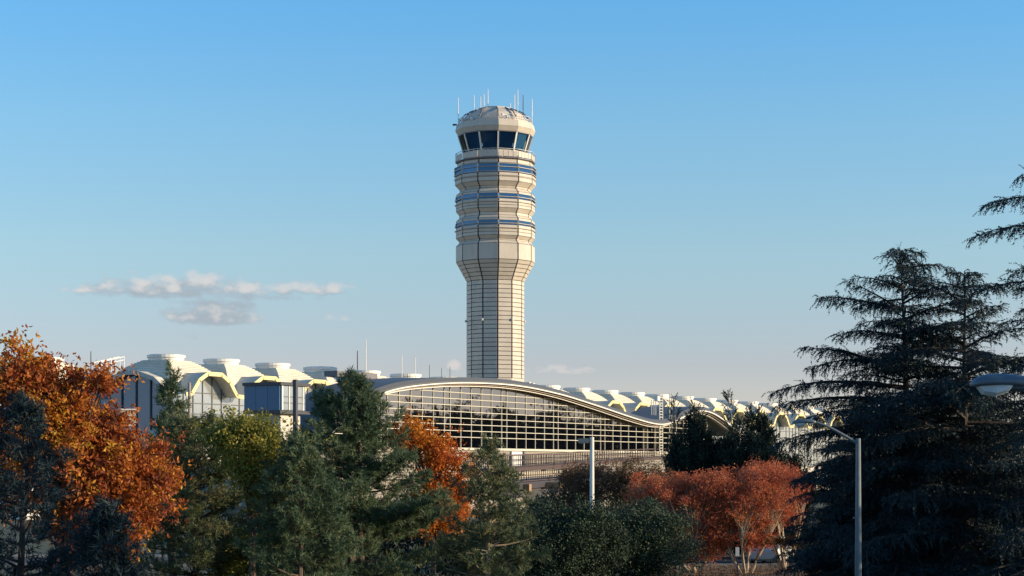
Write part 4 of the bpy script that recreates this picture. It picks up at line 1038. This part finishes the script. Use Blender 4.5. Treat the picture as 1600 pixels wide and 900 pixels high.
# square-headed post lamp
Y = 78; kk = Y / FPX; b = P(925, 735, Y); ht = px(683, Y)
L3 = thing('street_lamp', 'pale straight lamp post with a square flat head above the hollies', 'street lamp', (b.x, b.y, 0), 0, 'street lamps')
MB().path([(0, 0, 0), (0, 0, ht)], [.115, .085], 10).build('pole', M['white'], L3)
MB().box((-.34, 0, ht - .14), (.44, .42, .17)).build('lamp_head', M['galv'], L3)
MB().box((-.34, 0, ht - .235), (.36, .34, .02)).build('lens', M['sign_white'], L3)
MB().bar((-.15, 0, ht - .12), (0, 0, ht - .12), .08, .08).build('arm', M['galv'], L3)

# ------------------------------------------------------------------ small sign and parked car on the road behind the myrtles
Y = 98.5; b = P(1152, 735, Y)
SG = thing('sign_post', 'small blank white upright sign on a dark post under the crape myrtles', 'sign', (b.x, b.y, 0))
MB().box((0, 0, px(869, Y) / 2), (.07, .07, px(869, Y))).build('post', M['dark_metal'], SG)
MB().box((0, -.05, px(862, Y)), (.19, .03, .46)).build('sign_plate', M['sign_white'], SG)

def loft(mb, secs):
    n = len(secs[0]); k0 = len(mb.v)
    for sct in secs: mb.v += [tuple(p) for p in sct]
    for i in range(len(secs) - 1):
        for j in range(n):
            a, c = k0 + i * n + j, k0 + i * n + (j + 1) % n; mb.f.append((a, c, c + n, a + n))
    mb.f.append(tuple(k0 + j for j in reversed(range(n)))); mb.f.append(tuple(k0 + (len(secs) - 1) * n + j for j in range(n)))
b = P(1207, 735, 111.5)
CAR = thing('parked_car', 'pale car parked on the road behind the crape myrtle stems', 'car', (b.x, b.y, .01), R(70))
body = MB()
def sect(x, w, zb, zm): return [(x, -w, zb), (x, w, zb), (x, w * 1.02, zb + (zm - zb) * .6), (x, w * .93, zm), (x, -w * .93, zm), (x, -w * 1.02, zb + (zm - zb) * .6)]
loft(body, [sect(-2.2, .78, .35, .78), sect(-2.05, .86, .25, .95), sect(-1.2, .9, .22, 1.0), sect(.9, .9, .22, .98), sect(1.6, .88, .22, .88), sect(2.1, .8, .28, .74), sect(2.2, .7, .36, .62)])
body.build('body', M['car_paint'], CAR)
cab = MB(); loft(cab, [[(-1.95, -.78, .94), (-1.95, .78, .94), (-1.5, .62, 1.52), (-1.5, -.62, 1.52)], [(1.05, -.8, .95), (1.05, .8, .95), (.25, .64, 1.56), (.25, -.64, 1.56)]])
cb = cab.build('cabin', M['car_paint'], CAR)
for sd in (-1, 1):
    for xa, xb in ((-1.45, -.55), (-.45, .42)):
        w = MB(); w.prism([(xa, sd * .775, 1.03), (xb, sd * .785, 1.03), (xb - .12 * (xb > 0), sd * .665, 1.46), (xa + .1 * (xa < -1), sd * .66, 1.46)], (0, sd * .02, 0)); w.build('window', M['car_glass'], cb)
w = MB(); w.prism([(.98, -.70, 1.02), (.98, .70, 1.02), (.38, .58, 1.5), (.38, -.58, 1.5)], (.03, 0, .02)); w.build('windscreen', M['car_glass'], cb)
w = MB(); w.prism([(-1.91, -.66, 1.02), (-1.91, .66, 1.02), (-1.56, .56, 1.46), (-1.56, -.56, 1.46)], (-.03, 0, .02)); w.build('rear_window', M['car_glass'], cb)
for sx_ in (-1.35, 1.35):
    for sd in (-.8, .8):
        ty = MB(); ty.path([(sx_, sd - .11, .33), (sx_, sd + .11, .33)], [.33, .33], 16); t_ = ty.build('wheel', M['tyre'], CAR)
        MB().path([(sx_, sd - .115, .33), (sx_, sd + .115, .33)], [.19, .19], 10).build('rim', M['galv'], t_)
for sd in (-.55, .55):
    MB().box((2.13, sd, .66), (.12, .3, .12)).build('headlight', M['sign_white'], CAR)
    MB().box((-2.13, sd, .78), (.12, .28, .14)).build('tail_light', mat('tail_light_red', (.3, .02, .02), .3), CAR)
